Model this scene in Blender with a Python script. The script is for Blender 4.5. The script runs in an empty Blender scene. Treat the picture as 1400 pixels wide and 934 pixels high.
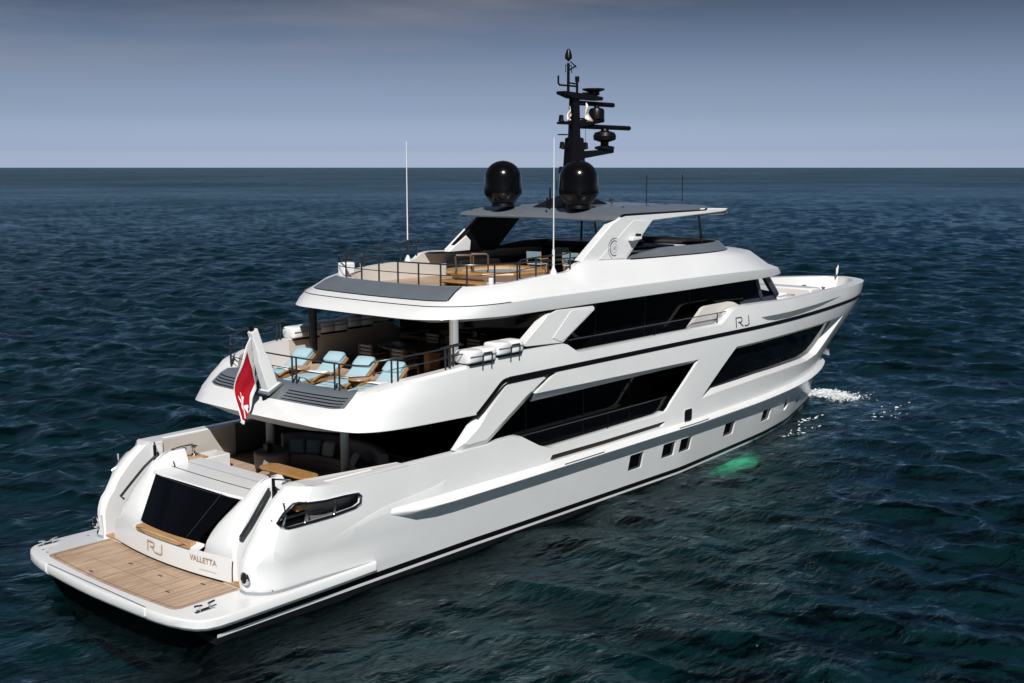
import bpy, bmesh, math, random
from mathutils import Vector, Matrix, geometry
import numpy as np

# ------------------------------------------------------------------ camera, sky, sun, exposure
# x runs forward from the stern, y to port, z up from the waterline
scene = bpy.context.scene
C = scene.collection
cam_data = bpy.data.cameras.new('camera'); cam = bpy.data.objects.new('camera', cam_data); C.objects.link(cam)
AZ = math.radians(40.816); PITCH = math.radians(8.57)
cam.location = (-14.034, -25.186, 10.75)
cam.rotation_euler = (math.radians(90) - PITCH, 0, AZ - math.radians(90))
cam_data.sensor_width = 36; cam_data.lens = 36 * 1580 / 1400
cam_data.clip_start = 0.5; cam_data.clip_end = 80000
scene.camera = cam

SUN = Vector((-0.53, -0.52, 0.67)).normalized()
SUN_EL = math.asin(SUN.z); SUN_ROT = math.atan2(SUN.x, SUN.y)
world = bpy.data.worlds.new('World'); scene.world = world; world.use_nodes = True
wn, wl = world.node_tree.nodes, world.node_tree.links
wn.clear()
w_out = wn.new('ShaderNodeOutputWorld'); w_bg = wn.new('ShaderNodeBackground'); w_sky = wn.new('ShaderNodeTexSky')
w_sky.sky_type = 'NISHITA'; w_sky.sun_disc = False
w_sky.sun_elevation = SUN_EL; w_sky.sun_rotation = SUN_ROT
w_sky.air_density = 1.0; w_sky.dust_density = 1.0; w_sky.ozone_density = 1.5
w_bg.inputs['Strength'].default_value = 0.15
# the polarised, hazy sky: its own colour by height above the horizon, with thin high cloud
w_geo = wn.new('ShaderNodeTexCoord'); w_sep = wn.new('ShaderNodeSeparateXYZ')
wl.new(w_geo.outputs['Generated'], w_sep.inputs[0])
w_ramp = wn.new('ShaderNodeValToRGB')
el = w_ramp.color_ramp.elements
SKYRAMP = [(0.0, (0.60, 0.70, 1.10)), (0.016, (0.375, 0.45, 0.785)), (0.045, (0.265, 0.30, 0.475)), (0.083, (0.215, 0.22, 0.305)), (0.145, (0.090, 0.089, 0.104)), (0.175, (0.085, 0.10, 0.13)), (0.25, (0.105, 0.150, 0.225)), (0.42, (0.078, 0.118, 0.180)), (0.7, (0.035, 0.060, 0.09)), (1.0, (0.030, 0.050, 0.08))]
while len(el) < len(SKYRAMP): el.new(0.5)
for e, (p, c) in zip(el, SKYRAMP): e.position = p; e.color = (*c, 1)
wl.new(w_sep.outputs['Z'], w_ramp.inputs[0])
w_map = wn.new('ShaderNodeMapping'); w_map.inputs['Scale'].default_value = (1.2, 1.2, 9)
w_map.inputs['Rotation'].default_value = (0.10, 0.06, 0.6)
w_cl = wn.new('ShaderNodeTexNoise'); w_cl.inputs['Scale'].default_value = 1.7; w_cl.inputs['Detail'].default_value = 5; w_cl.inputs['Roughness'].default_value = 0.55
wl.new(w_geo.outputs['Generated'], w_map.inputs[0]); wl.new(w_map.outputs[0], w_cl.inputs[0])
w_cr = wn.new('ShaderNodeMapRange'); w_cr.inputs[1].default_value = 0.44; w_cr.inputs[2].default_value = 0.70; w_cr.inputs[3].default_value = 0.0; w_cr.inputs[4].default_value = 0.5
wl.new(w_cl.outputs['Fac'], w_cr.inputs[0])
w_mul = wn.new('ShaderNodeMixRGB'); w_mul.blend_type = 'MULTIPLY'; w_mul.inputs[0].default_value = 1.0
wl.new(w_sky.outputs[0], w_mul.inputs[1]); wl.new(w_ramp.outputs[0], w_mul.inputs[2])
w_mix = wn.new('ShaderNodeMixRGB'); w_mix.blend_type = 'MIX'; w_mix.inputs[2].default_value = (1.7, 1.65, 1.8, 1)
w_em = wn.new('ShaderNodeMapRange'); w_em.inputs[1].default_value = 0.03; w_em.inputs[2].default_value = 0.11; wl.new(w_sep.outputs['Z'], w_em.inputs[0])
w_cm = wn.new('ShaderNodeMath'); w_cm.operation = 'MULTIPLY'; wl.new(w_cr.outputs[0], w_cm.inputs[0]); wl.new(w_em.outputs[0], w_cm.inputs[1]); wl.new(w_cm.outputs[0], w_mix.inputs[0]); wl.new(w_mul.outputs[0], w_mix.inputs[1])
# unseen sky behind the viewpoint, dimmed to deepen the shade on the near side
w_dot = wn.new('ShaderNodeVectorMath'); w_dot.operation = 'DOT_PRODUCT'; w_dot.inputs[1].default_value = (0.757, 0.653, 0.0); wl.new(w_geo.outputs['Generated'], w_dot.inputs[0])
w_az = wn.new('ShaderNodeMapRange'); w_az.interpolation_type = 'SMOOTHSTEP'; w_az.inputs[1].default_value = -0.15; w_az.inputs[2].default_value = 0.5; w_az.inputs[3].default_value = 0.22; w_az.inputs[4].default_value = 1.0; wl.new(w_dot.outputs['Value'], w_az.inputs[0])
w_dim = wn.new('ShaderNodeMixRGB'); w_dim.blend_type = 'MULTIPLY'; w_dim.inputs[0].default_value = 1.0; wl.new(w_mix.outputs[0], w_dim.inputs[1]); wl.new(w_az.outputs[0], w_dim.inputs[2])
wl.new(w_dim.outputs[0], w_bg.inputs['Color']); wl.new(w_bg.outputs[0], w_out.inputs[0])

sun_d = bpy.data.lights.new('sun', 'SUN'); sun_d.energy = 4.0; sun_d.angle = math.radians(0.5); sun_d.color = (1.0, 0.98, 0.95)
sun = bpy.data.objects.new('sun', sun_d); C.objects.link(sun)
sun.rotation_euler = (-SUN).to_track_quat('-Z', 'Y').to_euler(); sun.location = (0, 0, 60)
scene.view_settings.view_transform = 'Standard'; scene.view_settings.look = 'None'
scene.view_settings.exposure = 0.27; scene.view_settings.gamma = 1.0
scene.view_settings.use_curve_mapping = False
scene.cycles.diffuse_bounces = 1; scene.cycles.max_bounces = 8; scene.cycles.transparent_max_bounces = 12

# ------------------------------------------------------------------ materials
def mat(name, col, rough=0.5, metal=0.0, spec=0.5, coat=0.0, noise=None, bump=None, alpha=None):
    m = bpy.data.materials.new(name); m.use_nodes = True
    nt = m.node_tree; b = nt.nodes['Principled BSDF']
    b.inputs['Base Color'].default_value = (*col, 1); b.inputs['Roughness'].default_value = rough
    b.inputs['Metallic'].default_value = metal; b.inputs['Specular IOR Level'].default_value = spec
    b.inputs['Coat Weight'].default_value = coat; b.inputs['Coat Roughness'].default_value = 0.08
    tc = nt.nodes.new('ShaderNodeTexCoord')
    if noise:
        sc, amt = noise
        n = nt.nodes.new('ShaderNodeTexNoise'); n.inputs['Scale'].default_value = sc; n.inputs['Detail'].default_value = 4
        nt.links.new(tc.outputs['Object'], n.inputs[0])
        mx = nt.nodes.new('ShaderNodeMixRGB'); mx.blend_type = 'MULTIPLY'
        mr = nt.nodes.new('ShaderNodeMapRange'); mr.inputs[1].default_value = 0.3; mr.inputs[2].default_value = 0.7
        mr.inputs[3].default_value = 1 - amt; mr.inputs[4].default_value = 1.0
        nt.links.new(n.outputs['Fac'], mr.inputs[0]); mx.inputs[0].default_value = 1
        mx.inputs[1].default_value = (*col, 1); nt.links.new(mr.outputs[0], mx.inputs[2])
        nt.links.new(mx.outputs[0], b.inputs['Base Color'])
    if bump:
        sc, st = bump
        n = nt.nodes.new('ShaderNodeTexNoise'); n.inputs['Scale'].default_value = sc; n.inputs['Detail'].default_value = 3
        nt.links.new(tc.outputs['Object'], n.inputs[0])
        bp = nt.nodes.new('ShaderNodeBump'); bp.inputs['Strength'].default_value = st; bp.inputs['Distance'].default_value = 0.02
        nt.links.new(n.outputs['Fac'], bp.inputs['Height']); nt.links.new(bp.outputs[0], b.inputs['Normal'])
    return m

def teak(name, c1, c2, axis=1, width=0.075):
    """narrow planks laid along x (axis=1) or y (axis=0) with dark caulking and grain"""
    m = bpy.data.materials.new(name); m.use_nodes = True
    nt = m.node_tree; b = nt.nodes['Principled BSDF']; b.inputs['Roughness'].default_value = 0.62; b.inputs['Specular IOR Level'].default_value = 0.3
    tc = nt.nodes.new('ShaderNodeTexCoord'); sp = nt.nodes.new('ShaderNodeSeparateXYZ'); nt.links.new(tc.outputs['Object'], sp.inputs[0])
    src = sp.outputs['Y' if axis == 1 else 'X']
    dv = nt.nodes.new('ShaderNodeMath'); dv.operation = 'DIVIDE'; dv.inputs[1].default_value = width; nt.links.new(src, dv.inputs[0])
    fr = nt.nodes.new('ShaderNodeMath'); fr.operation = 'FRACT'; nt.links.new(dv.outputs[0], fr.inputs[0])
    fl = nt.nodes.new('ShaderNodeMath'); fl.operation = 'FLOOR'; nt.links.new(dv.outputs[0], fl.inputs[0])
    wn_ = nt.nodes.new('ShaderNodeTexWhiteNoise'); wn_.noise_dimensions = '1D'; nt.links.new(fl.outputs[0], wn_.inputs['W'])
    mp = nt.nodes.new('ShaderNodeMapping'); mp.inputs['Scale'].default_value = (0.7, 9, 1) if axis == 1 else (9, 0.7, 1)
    nt.links.new(tc.outputs['Object'], mp.inputs[0])
    n = nt.nodes.new('ShaderNodeTexNoise'); n.inputs['Scale'].default_value = 2.2; n.inputs['Detail'].default_value = 6; nt.links.new(mp.outputs[0], n.inputs[0])
    n2 = nt.nodes.new('ShaderNodeTexNoise'); n2.inputs['Scale'].default_value = 0.9; n2.inputs['Detail'].default_value = 3; nt.links.new(tc.outputs['Object'], n2.inputs[0])
    ad = nt.nodes.new('ShaderNodeMath'); ad.operation = 'MULTIPLY_ADD'; ad.inputs[1].default_value = 0.3; nt.links.new(wn_.outputs['Value'], ad.inputs[0]); nt.links.new(n.outputs['Fac'], ad.inputs[2])
    ad2 = nt.nodes.new('ShaderNodeMath'); ad2.operation = 'MULTIPLY_ADD'; ad2.inputs[1].default_value = 0.7; nt.links.new(n2.outputs['Fac'], ad2.inputs[0]); nt.links.new(ad.outputs[0], ad2.inputs[2])
    mr = nt.nodes.new('ShaderNodeMapRange'); mr.inputs[1].default_value = 0.65; mr.inputs[2].default_value = 1.35; nt.links.new(ad2.outputs[0], mr.inputs[0])
    mx = nt.nodes.new('ShaderNodeMixRGB'); mx.inputs[1].default_value = (*c1, 1); mx.inputs[2].default_value = (*c2, 1); nt.links.new(mr.outputs[0], mx.inputs[0])
    ln = nt.nodes.new('ShaderNodeMath'); ln.operation = 'LESS_THAN'; ln.inputs[1].default_value = 0.09; nt.links.new(fr.outputs[0], ln.inputs[0])
    m2 = nt.nodes.new('ShaderNodeMixRGB'); m2.inputs[2].default_value = (0.06, 0.045, 0.035, 1); nt.links.new(ln.outputs[0], m2.inputs[0]); nt.links.new(mx.outputs[0], m2.inputs[1])
    nt.links.new(m2.outputs[0], b.inputs['Base Color'])
    return m

WHITE = mat('white gelcoat', (0.77, 0.772, 0.775), 0.22, coat=0.3, noise=(0.7, 0.05), bump=(0.9, 0.05))
IVORY = mat('ivory inner bulwark', (0.66, 0.62, 0.57), 0.4, noise=(1.2, 0.06))
GREY = mat('grey paint', (0.135, 0.155, 0.175), 0.3, spec=0.4, coat=0.15, noise=(1.1, 0.12))
DARKGREY = mat('dark grey paint', (0.03, 0.035, 0.045), 0.4)
BLACK = mat('black paint', (0.004, 0.004, 0.005), 0.35, spec=0.3)
BLACKGLOSS = mat('black gloss dome', (0.003, 0.003, 0.004), 0.18, spec=0.35)
ANTIFOUL = mat('dark antifouling', (0.006, 0.008, 0.01), 0.6, spec=0.2)
GLASS = mat('black tinted glass', (0.0025, 0.003, 0.004), 0.06, spec=0.12)
GLASS2 = mat('dark screen glass', (0.006, 0.010, 0.012), 0.08, spec=0.15)
SOFFIT = mat('grey paint and soffit shade', (0.30, 0.33, 0.36), 0.4)  # grey parts; on the soffits it puts the undersides' shade into the colour
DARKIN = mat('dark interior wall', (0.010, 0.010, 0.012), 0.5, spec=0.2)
DARKDECK = mat('shaded saloon panel', (0.05, 0.048, 0.05), 0.5, spec=0.2)
CHROME = mat('polished steel', (0.75, 0.76, 0.78), 0.12, metal=1.0)
RAIL = mat('dark bronze rail', (0.035, 0.042, 0.05), 0.3, metal=0.4)
NAVY = mat('dark navy panel', (0.04, 0.045, 0.068), 0.35, spec=0.3)
TEAK = teak('teak decking', (0.32, 0.20, 0.125), (0.62, 0.46, 0.335), width=0.06)
TEAKX = teak('teak step', (0.42, 0.23, 0.10), (0.62, 0.40, 0.22), axis=0)
VARNISH = mat('varnished wood', (0.52, 0.27, 0.085), 0.3, coat=0.3, noise=(7, 0.3))
BROWN = mat('brown slot lining', (0.05, 0.035, 0.022), 0.5)
BLUE = mat('pale blue cushion', (0.37, 0.53, 0.60), 0.9, spec=0.1, noise=(3, 0.08), bump=(9, 0.25))
TOWEL = mat('white towel', (0.82, 0.83, 0.84), 0.95, spec=0.1, bump=(30, 0.4))
INNER_SHADE = mat('inner bulwark with shade', (0.17, 0.165, 0.165), 0.45, noise=(1.2, 0.06))  # darker than the ivory: the overhang's shade is put into this colour
SOFA = mat('taupe sofa fabric', (0.30, 0.275, 0.275), 0.9, spec=0.1, bump=(20, 0.2))
PILLOWC = mat('teal grey pillow', (0.17, 0.27, 0.31), 0.9, spec=0.1, bump=(25, 0.3))
PILLOWL = mat('light grey pillow', (0.38, 0.44, 0.48), 0.9, spec=0.1, bump=(25, 0.3))
PLASTIC = mat('white canister plastic', (0.82, 0.82, 0.82), 0.35, bump=(3, 0.1))
STRIPED = mat('grey chair cushion', (0.42, 0.42, 0.45), 0.85, spec=0.1)
DKWOOD = mat('dark brown wood', (0.10, 0.055, 0.028), 0.4)
ROSE = mat('bronze lettering', (0.50, 0.36, 0.25), 0.4, metal=0.3)
RED = mat('red flag cloth', (0.34, 0.008, 0.018), 0.85, spec=0.1)
CLOTHW = mat('white flag cloth', (0.80, 0.79, 0.78), 0.85, spec=0.1)
YELLOW = mat('yellow flag cloth', (0.7, 0.5, 0.03), 0.85, spec=0.1)
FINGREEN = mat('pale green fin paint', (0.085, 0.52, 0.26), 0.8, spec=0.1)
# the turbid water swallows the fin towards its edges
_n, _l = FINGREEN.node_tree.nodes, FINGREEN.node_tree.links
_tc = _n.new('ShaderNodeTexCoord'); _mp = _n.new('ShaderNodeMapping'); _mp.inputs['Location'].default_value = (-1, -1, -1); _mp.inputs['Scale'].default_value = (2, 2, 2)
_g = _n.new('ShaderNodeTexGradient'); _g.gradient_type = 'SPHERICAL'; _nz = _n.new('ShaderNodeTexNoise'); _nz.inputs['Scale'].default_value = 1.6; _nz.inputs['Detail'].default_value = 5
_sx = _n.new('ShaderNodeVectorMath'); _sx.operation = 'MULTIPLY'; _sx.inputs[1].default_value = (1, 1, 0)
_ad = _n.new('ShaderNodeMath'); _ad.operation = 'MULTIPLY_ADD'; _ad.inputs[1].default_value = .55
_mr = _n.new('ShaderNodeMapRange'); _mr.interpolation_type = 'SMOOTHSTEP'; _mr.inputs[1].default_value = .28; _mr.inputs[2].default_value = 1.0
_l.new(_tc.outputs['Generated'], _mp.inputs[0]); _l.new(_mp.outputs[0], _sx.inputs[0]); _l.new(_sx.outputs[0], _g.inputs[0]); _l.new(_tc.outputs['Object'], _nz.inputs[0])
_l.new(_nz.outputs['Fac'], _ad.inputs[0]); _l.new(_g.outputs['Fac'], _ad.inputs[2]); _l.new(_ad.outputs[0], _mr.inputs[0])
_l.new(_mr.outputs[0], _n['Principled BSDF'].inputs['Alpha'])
POOLW = mat('pale tub water', (0.62, 0.72, 0.76), 0.08)

GLASSC = bpy.data.materials.new('clear tinted glass'); GLASSC.use_nodes = True
nt = GLASSC.node_tree; nt.nodes.clear()
o_ = nt.nodes.new('ShaderNodeOutputMaterial'); t_ = nt.nodes.new('ShaderNodeBsdfTransparent'); g_ = nt.nodes.new('ShaderNodeBsdfGlossy'); x_ = nt.nodes.new('ShaderNodeMixShader')
t_.inputs[0].default_value = (.8, .83, .86, 1); g_.inputs['Roughness'].default_value = .05; g_.inputs[0].default_value = (.6, .65, .7, 1); x_.inputs[0].default_value = .05
nt.links.new(t_.outputs[0], x_.inputs[1]); nt.links.new(g_.outputs[0], x_.inputs[2]); nt.links.new(x_.outputs[0], o_.inputs[0])
GLASSB = GLASSC
# ------------------------------------------------------------------ mesh helpers (input points are x, starboard, z)
class MB:
    def __init__(s): s.v = []; s.f = []; s.mi = []
    def add(s, vs, fs, mi=0):
        o = len(s.v); s.v += [tuple(p) for p in vs]
        for f in fs: s.f.append([i + o for i in f]); s.mi.append(mi)
        return s
    def loft(s, rows, closed=False, cap0=False, cap1=False, mi=0, ring=False):
        n = len(rows[0]); vs = [p for r in rows for p in r]; fs = []
        m = len(rows)
        for i in range(m if ring else m - 1):
            i2 = (i + 1) % m
            for j in range(n if closed else n - 1):
                j2 = (j + 1) % n
                fs.append([i * n + j, i * n + j2, i2 * n + j2, i2 * n + j])
        if cap0: fs.append(list(range(n))[::-1])
        if cap1: fs.append([(m - 1) * n + j for j in range(n)])
        return s.add(vs, fs, mi)
    def box(s, x0, x1, a0, a1, z0, z1, mi=0):
        vs = [(x, a, z) for x in (x0, x1) for a in (a0, a1) for z in (z0, z1)]
        return s.add(vs, [[0, 1, 3, 2], [4, 6, 7, 5], [0, 4, 5, 1], [2, 3, 7, 6], [0, 2, 6, 4], [1, 5, 7, 3]], mi)
    def obox(s, c, ax, ay, az, mi=0):
        c, ax, ay, az = map(Vector, (c, ax, ay, az))
        vs = [c + ax * i + ay * j + az * k for i in (-1, 1) for j in (-1, 1) for k in (-1, 1)]
        return s.add(vs, [[0, 1, 3, 2], [4, 6, 7, 5], [0, 4, 5, 1], [2, 3, 7, 6], [0, 2, 6, 4], [1, 5, 7, 3]], mi)
    def tube(s, pts, r, n=8, closed=False, mi=0):
        P = [Vector(p) for p in pts]; rows = []
        m = len(P)
        rr = r if isinstance(r, (list, tuple)) else [r] * m
        for i in range(m):
            a = P[i - 1] if (i > 0 or closed) else P[i]; b = P[(i + 1) % m] if (i < m - 1 or closed) else P[i]
            t = (b - a); t = t.normalized() if t.length > 1e-9 else Vector((0, 0, 1))
            u = t.cross(Vector((0, 0, 1)));
            if u.length < 0.05: u = t.cross(Vector((1, 0, 0)))
            u.normalize(); w = t.cross(u)
            rows.append([P[i] + (u * math.cos(2 * math.pi * k / n) + w * math.sin(2 * math.pi * k / n)) * rr[i] for k in range(n)])
        return s.loft(rows, closed=True, cap0=not closed, cap1=not closed, ring=closed, mi=mi)
    def lathe(s, prof, c, n=24, mi=0):
        rows = [[(c[0] + r * math.cos(2 * math.pi * k / n), c[1] + r * math.sin(2 * math.pi * k / n), c[2] + z) for k in range(n)] for r, z in prof]
        return s.loft(rows, closed=True, cap0=True, cap1=True, mi=mi)
    def prism(s, poly, vec, mi=0):
        v = Vector(vec); n = len(poly); a = [Vector(p) for p in poly]; b = [p + v for p in a]
        fs = [list(range(n))[::-1], [n + i for i in range(n)]] + [[i, (i + 1) % n, n + (i + 1) % n, n + i] for i in range(n)]
        return s.add(a + b, fs, mi)
    def mirror(s):
        o = len(s.v); nv = [(p[0], -p[1], p[2]) for p in s.v]; nf = [[i + o for i in f[::-1]] for f in s.f]
        s.v += nv; s.f += nf; s.mi += s.mi; return s
    def flipped(s):
        r = MB(); r.v = [(p[0], -p[1], p[2]) for p in s.v]; r.f = [f[::-1] for f in s.f]; r.mi = list(s.mi); return r
    def build(s, name, mats, parent=None, angle=32, bevel=0, seg=2, sub=0):
        org = Vector((0, 0, 0))
        q = parent
        while q is not None: org += q.location; q = q.parent
        me = bpy.data.meshes.new(name)
        me.from_pydata([(p[0] - org.x, -p[1] - org.y, p[2] - org.z) for p in s.v], [], s.f)
        mats = mats if isinstance(mats, (list, tuple)) else [mats]
        for m_ in mats: me.materials.append(m_)
        if len(mats) > 1:
            for p, i in zip(me.polygons, s.mi): p.material_index = i
        bm = bmesh.new(); bm.from_mesh(me)
        bmesh.ops.remove_doubles(bm, verts=bm.verts, dist=1e-5)
        bmesh.ops.recalc_face_normals(bm, faces=bm.faces)
        bm.to_mesh(me); bm.free()
        for p in me.polygons: p.use_smooth = True
        me.set_sharp_from_angle(angle=math.radians(angle))
        o = bpy.data.objects.new(name, me); C.objects.link(o)
        if parent is not None: o.parent = parent
        if bevel:
            b = o.modifiers.new('bevel', 'BEVEL'); b.width = bevel; b.segments = seg; b.limit_method = 'ANGLE'; b.angle_limit = math.radians(40); b.harden_normals = False
        if sub:
            d = o.modifiers.new('subdivision', 'SUBSURF'); d.levels = sub; d.render_levels = sub
        return o

def tag(o, label=None, cat=None, group=None, kind=None):
    if label: o['label'] = label
    if cat: o['category'] = cat
    if group: o['group'] = group
    if kind: o['kind'] = kind
    return o
def empty(name, loc, label=None, cat=None, group=None):          # loc is x, starboard, z
    o = bpy.data.objects.new(name, None); C.objects.link(o); o.location = (loc[0], -loc[1], loc[2]); o.empty_display_size = 0.3
    return tag(o, label, cat, group)
def copy_tree(o, parent=None):
    c = o.copy(); C.objects.link(c)
    if parent is not None: c.parent = parent
    for ch in list(o.children): copy_tree(ch, c)
    return c
def spline(P, n=4):
    """Catmull-Rom through the points"""
    P = [Vector(p) for p in P]; out = []
    for i in range(len(P) - 1):
        a = P[max(i - 1, 0)]; b = P[i]; c = P[i + 1]; d = P[min(i + 2, len(P) - 1)]
        for k in range(n):
            t = k / n
            out.append(0.5 * ((2 * b) + (c - a) * t + (2 * a - 5 * b + 4 * c - d) * t * t + (3 * b - a - 3 * c + d) * t ** 3))
    return out + [P[-1]]
# ------------------------------------------------------------------ the hull surface
def interp(x,T):
    if x<=T[0][0]: return T[0][1]
    for i in range(len(T)-1):
        a,b=T[i],T[i+1]
        if x<=b[0]:
            h=b[0]-a[0]; t=(x-a[0])/h
            def sl(k):
                if k<=0: return (T[1][1]-T[0][1])/(T[1][0]-T[0][0])
                if k>=len(T)-1: return (T[-1][1]-T[-2][1])/(T[-1][0]-T[-2][0])
                d0=(T[k][1]-T[k-1][1])/(T[k][0]-T[k-1][0]); d1=(T[k+1][1]-T[k][1])/(T[k+1][0]-T[k][0])
                if d0*d1<=0: return 0.0
                return 2*d0*d1/(d0+d1)
            m0,m1=sl(i),sl(i+1)
            return ((2*t**3-3*t*t+1)*a[1]+(t**3-2*t*t+t)*h*m0+(-2*t**3+3*t*t)*b[1]+(t**3-t*t)*h*m1)
    return T[-1][1]
# half-breadth of the hull: fraction t of the way from x=20 to the stem, at three heights
DECK=[(0,4.05),(.19,4.05),(.34,3.93),(.485,3.65),(.63,3.25),(.777,2.72),(.88,2.12),(.937,1.6),(.98,.85),(1,0)]
LIP=[(0,4.0),(.164,3.78),(.316,3.57),(.52,3.12),(.644,2.66),(.734,2.22),(.847,1.5),(.932,.8),(1,0)]
WL=[(0,3.62),(.256,3.22),(.417,2.95),(.506,2.72),(.613,2.38),(.696,2.0),(.804,1.48),(.893,1.0),(.964,.5),(1,0)]
STEM=[(-1.2,35.8),(0,36.8),(1.2,37.3),(2,37.85),(2.8,38.5),(4,39.6),(5.3,40.6),(6,41.1)]
def stem(z): return interp(z,STEM)
def S(x,z):
    xs=stem(z)
    if x>=20:
        t=(x-20)/(xs-20)
        if t>=1: return 0.0
        d,l,w=interp(t,DECK),interp(t,LIP),interp(t,WL)
    else:
        d,l,w=4.05,interp(x,[(10,4.05),(20,4.0)]),interp(x,[(10,3.74),(20,3.62)])
    if z>=4.8: s=d
    elif z>=1.8:
        k=(z-1.8)/3.0; k=k*k*(3-2*k)*.5+k*.5; s=l+(d-l)*k
    else:
        k=max(-.2,z/1.8); s=w+(l-w)*k
    if x<8 and z>0.9: s-=0.16*((8-x)/5.)**2 if x>3 else 0.16
    if z>5.0: s-=0.10*(z-5.0)
    return s
AFT=[(.5,1.64),(1.4,1.63),(1.65,1.70),(1.85,1.80),(2.0,1.93),(2.33,2.12),(2.8,2.58),(3.1,2.97)]
def SH(x,z):
    s=S(x,z)
    if x<6 and z>.4:
        d=max(0.0,x-interp(z,AFT)); s-=0.55*math.exp(-d/0.22)
    return s
def inside(x, z, poly):
    r = False; n = len(poly); j = n - 1
    for i in range(n):
        a, b = poly[i], poly[j]
        if (a[1] > z) != (b[1] > z) and x < (b[0] - a[0]) * (z - a[1]) / (b[1] - a[1]) + a[0]: r = not r
        j = i
    return r
def resample(poly, step):
    out = []; n = len(poly)
    for i in range(n):
        a, b = poly[i], poly[(i + 1) % n]; L = math.hypot(b[0] - a[0], b[1] - a[1]); k = max(1, int(math.ceil(L / step)))
        for q in range(k): out.append((a[0] + (b[0] - a[0]) * q / k, a[1] + (b[1] - a[1]) * q / k))
    return out
def rounded(poly, r, n=4):
    """round the corners of a 2D polygon"""
    out = []; N = len(poly)
    for i in range(N):
        p = Vector(poly[i]); a = Vector(poly[i - 1]) - p; b = Vector(poly[(i + 1) % N]) - p
        q = min(r, a.length * .45, b.length * .45); A = p + a.normalized() * q; B = p + b.normalized() * q
        for k in range(n + 1):
            t = k / n; out.append(tuple(A * (1 - t) ** 2 + p * 2 * t * (1 - t) + B * t * t))
    return out
def panel(outline, holes=(), surf=S, off=0.0, thick=0.1, step=0.3, side=1, fine=None):
    """a sheet of real thickness that follows the hull surface inside an (x, z) outline"""
    loops = [resample(outline, step)] + [resample(h, step) for h in holes]
    pts, edges = [], []
    for L in loops:
        o = len(pts); pts += L; edges += [(o + i, o + (i + 1) % len(L)) for i in range(len(L))]
    xs = [p[0] for p in loops[0]]; zs = [p[1] for p in loops[0]]
    def ok(x, z): return inside(x, z, loops[0]) and not any(inside(x, z, h) for h in loops[1:])
    bnd = list(pts)
    x = min(xs) + step * .5
    while x < max(xs):
        st = step if (fine is None or x < fine) else step * .5
        z = min(zs) + step * .5
        while z < max(zs):
            if ok(x, z) and min((x - b[0]) ** 2 + (z - b[1]) ** 2 for b in bnd) > (0.45 * st) ** 2: pts.append((x, z))
            z += st
        x += st
    r = geometry.delaunay_2d_cdt([Vector(p) for p in pts], edges, [], 0, 1e-6)
    vs, fs = r[0], r[2]
    keep = []
    for f in fs:
        cx = sum(vs[i][0] for i in f) / len(f); cz = sum(vs[i][1] for i in f) / len(f)
        if ok(cx, cz): keep.append(list(f))
    n = len(vs); cnt = {}
    for f in keep:
        for i in range(len(f)):
            e = (f[i], f[(i + 1) % len(f)]); k = tuple(sorted(e)); cnt.setdefault(k, []).append(e)
    mb = MB()
    V3 = [(v[0], side * max(0.0, surf(v[0], v[1]) + off), v[1]) for v in vs]
    if thick:
        V3 += [(v[0], side * max(0.0, surf(v[0], v[1]) + off - thick), v[1]) for v in vs]
        F = keep + [[i + n for i in f[::-1]] for f in keep]
        for k, e in cnt.items():
            if len(e) == 1: a, b = e[0]; F.append([b, a, a + n, b + n])
    else: F = keep
    mb.add(V3, F)
    used = set(i for f in mb.f for i in f); mp = {}; nv = []
    for i in sorted(used): mp[i] = len(nv); nv.append(mb.v[i])
    mb.v = nv; mb.f = [[mp[i] for i in f] for f in mb.f]
    return mb
def ring(outer, inner, off_o, off_i, surf=S, side=1, sub=6):
    """sloping reveal between two outlines that have the same number of corners"""
    rows = []
    def dense(P):
        out = []
        for i in range(len(P)):
            a, b = P[i], P[(i + 1) % len(P)]
            out += [(a[0] + (b[0] - a[0]) * k / sub, a[1] + (b[1] - a[1]) * k / sub) for k in range(sub)]
        return out
    for P, o in ((outer, off_o), (inner, off_i)):
        rows.append([(p[0], side * max(0, surf(*p) + o), p[1]) for p in dense(P)])
    return MB().loft(rows, closed=True)
# ------------------------------------------------------------------ the yacht: hull
yacht = empty('motor_yacht', (0, 0, 0), 'white three deck superyacht under way with grey hardtop and black mast', 'yacht')
Y = yacht
def U(n, a, b, p=1.0): return [a + (b - a) * (1 - (1 - i / n) ** p) for i in range(n + 1)]
def hull_band(zf, n=90):
    """rows of the hull between the given height functions, stern to stem, starboard half"""
    rows = []
    for f in zf:
        xe = stem(f(36)); r = []
        for i in range(n + 1):
            u = 1 - (1 - i / n) ** 1.6; x = 0.5 + (xe - 0.5) * u; z = f(x); r.append((x, S(x, z) if i < n else 0.0, z))
        rows.append(r)
    return rows
def trim(c): return lambda x: c - 0.0125 * max(0.0, min(x, 30) - 9)
keel = [[(x, s * .55, -1.3) for x, s, z in hull_band([trim(-.3)])[0]]]
mb = MB().loft(keel + hull_band([trim(-.3), trim(.15)])).mirror()
r0 = hull_band([trim(-.3), trim(.15)]); mb.loft([[p for p in (keel[0][0], r0[0][0], r0[1][0])], [(p[0], -p[1], p[2]) for p in (keel[0][0], r0[0][0], r0[1][0])]])
mb.build('bottom', ANTIFOUL, Y)
MB().loft(hull_band([trim(.15), trim(.235)])).mirror().build('waterline_stripe', WHITE, Y)
MB().loft(hull_band([trim(.235), trim(.40)])).mirror().build('boot_top', BLACK, Y)
mb = MB().loft(hull_band([trim(.40), lambda x: .62])).mirror(); mb.build('lower_hull', WHITE, Y)

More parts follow.
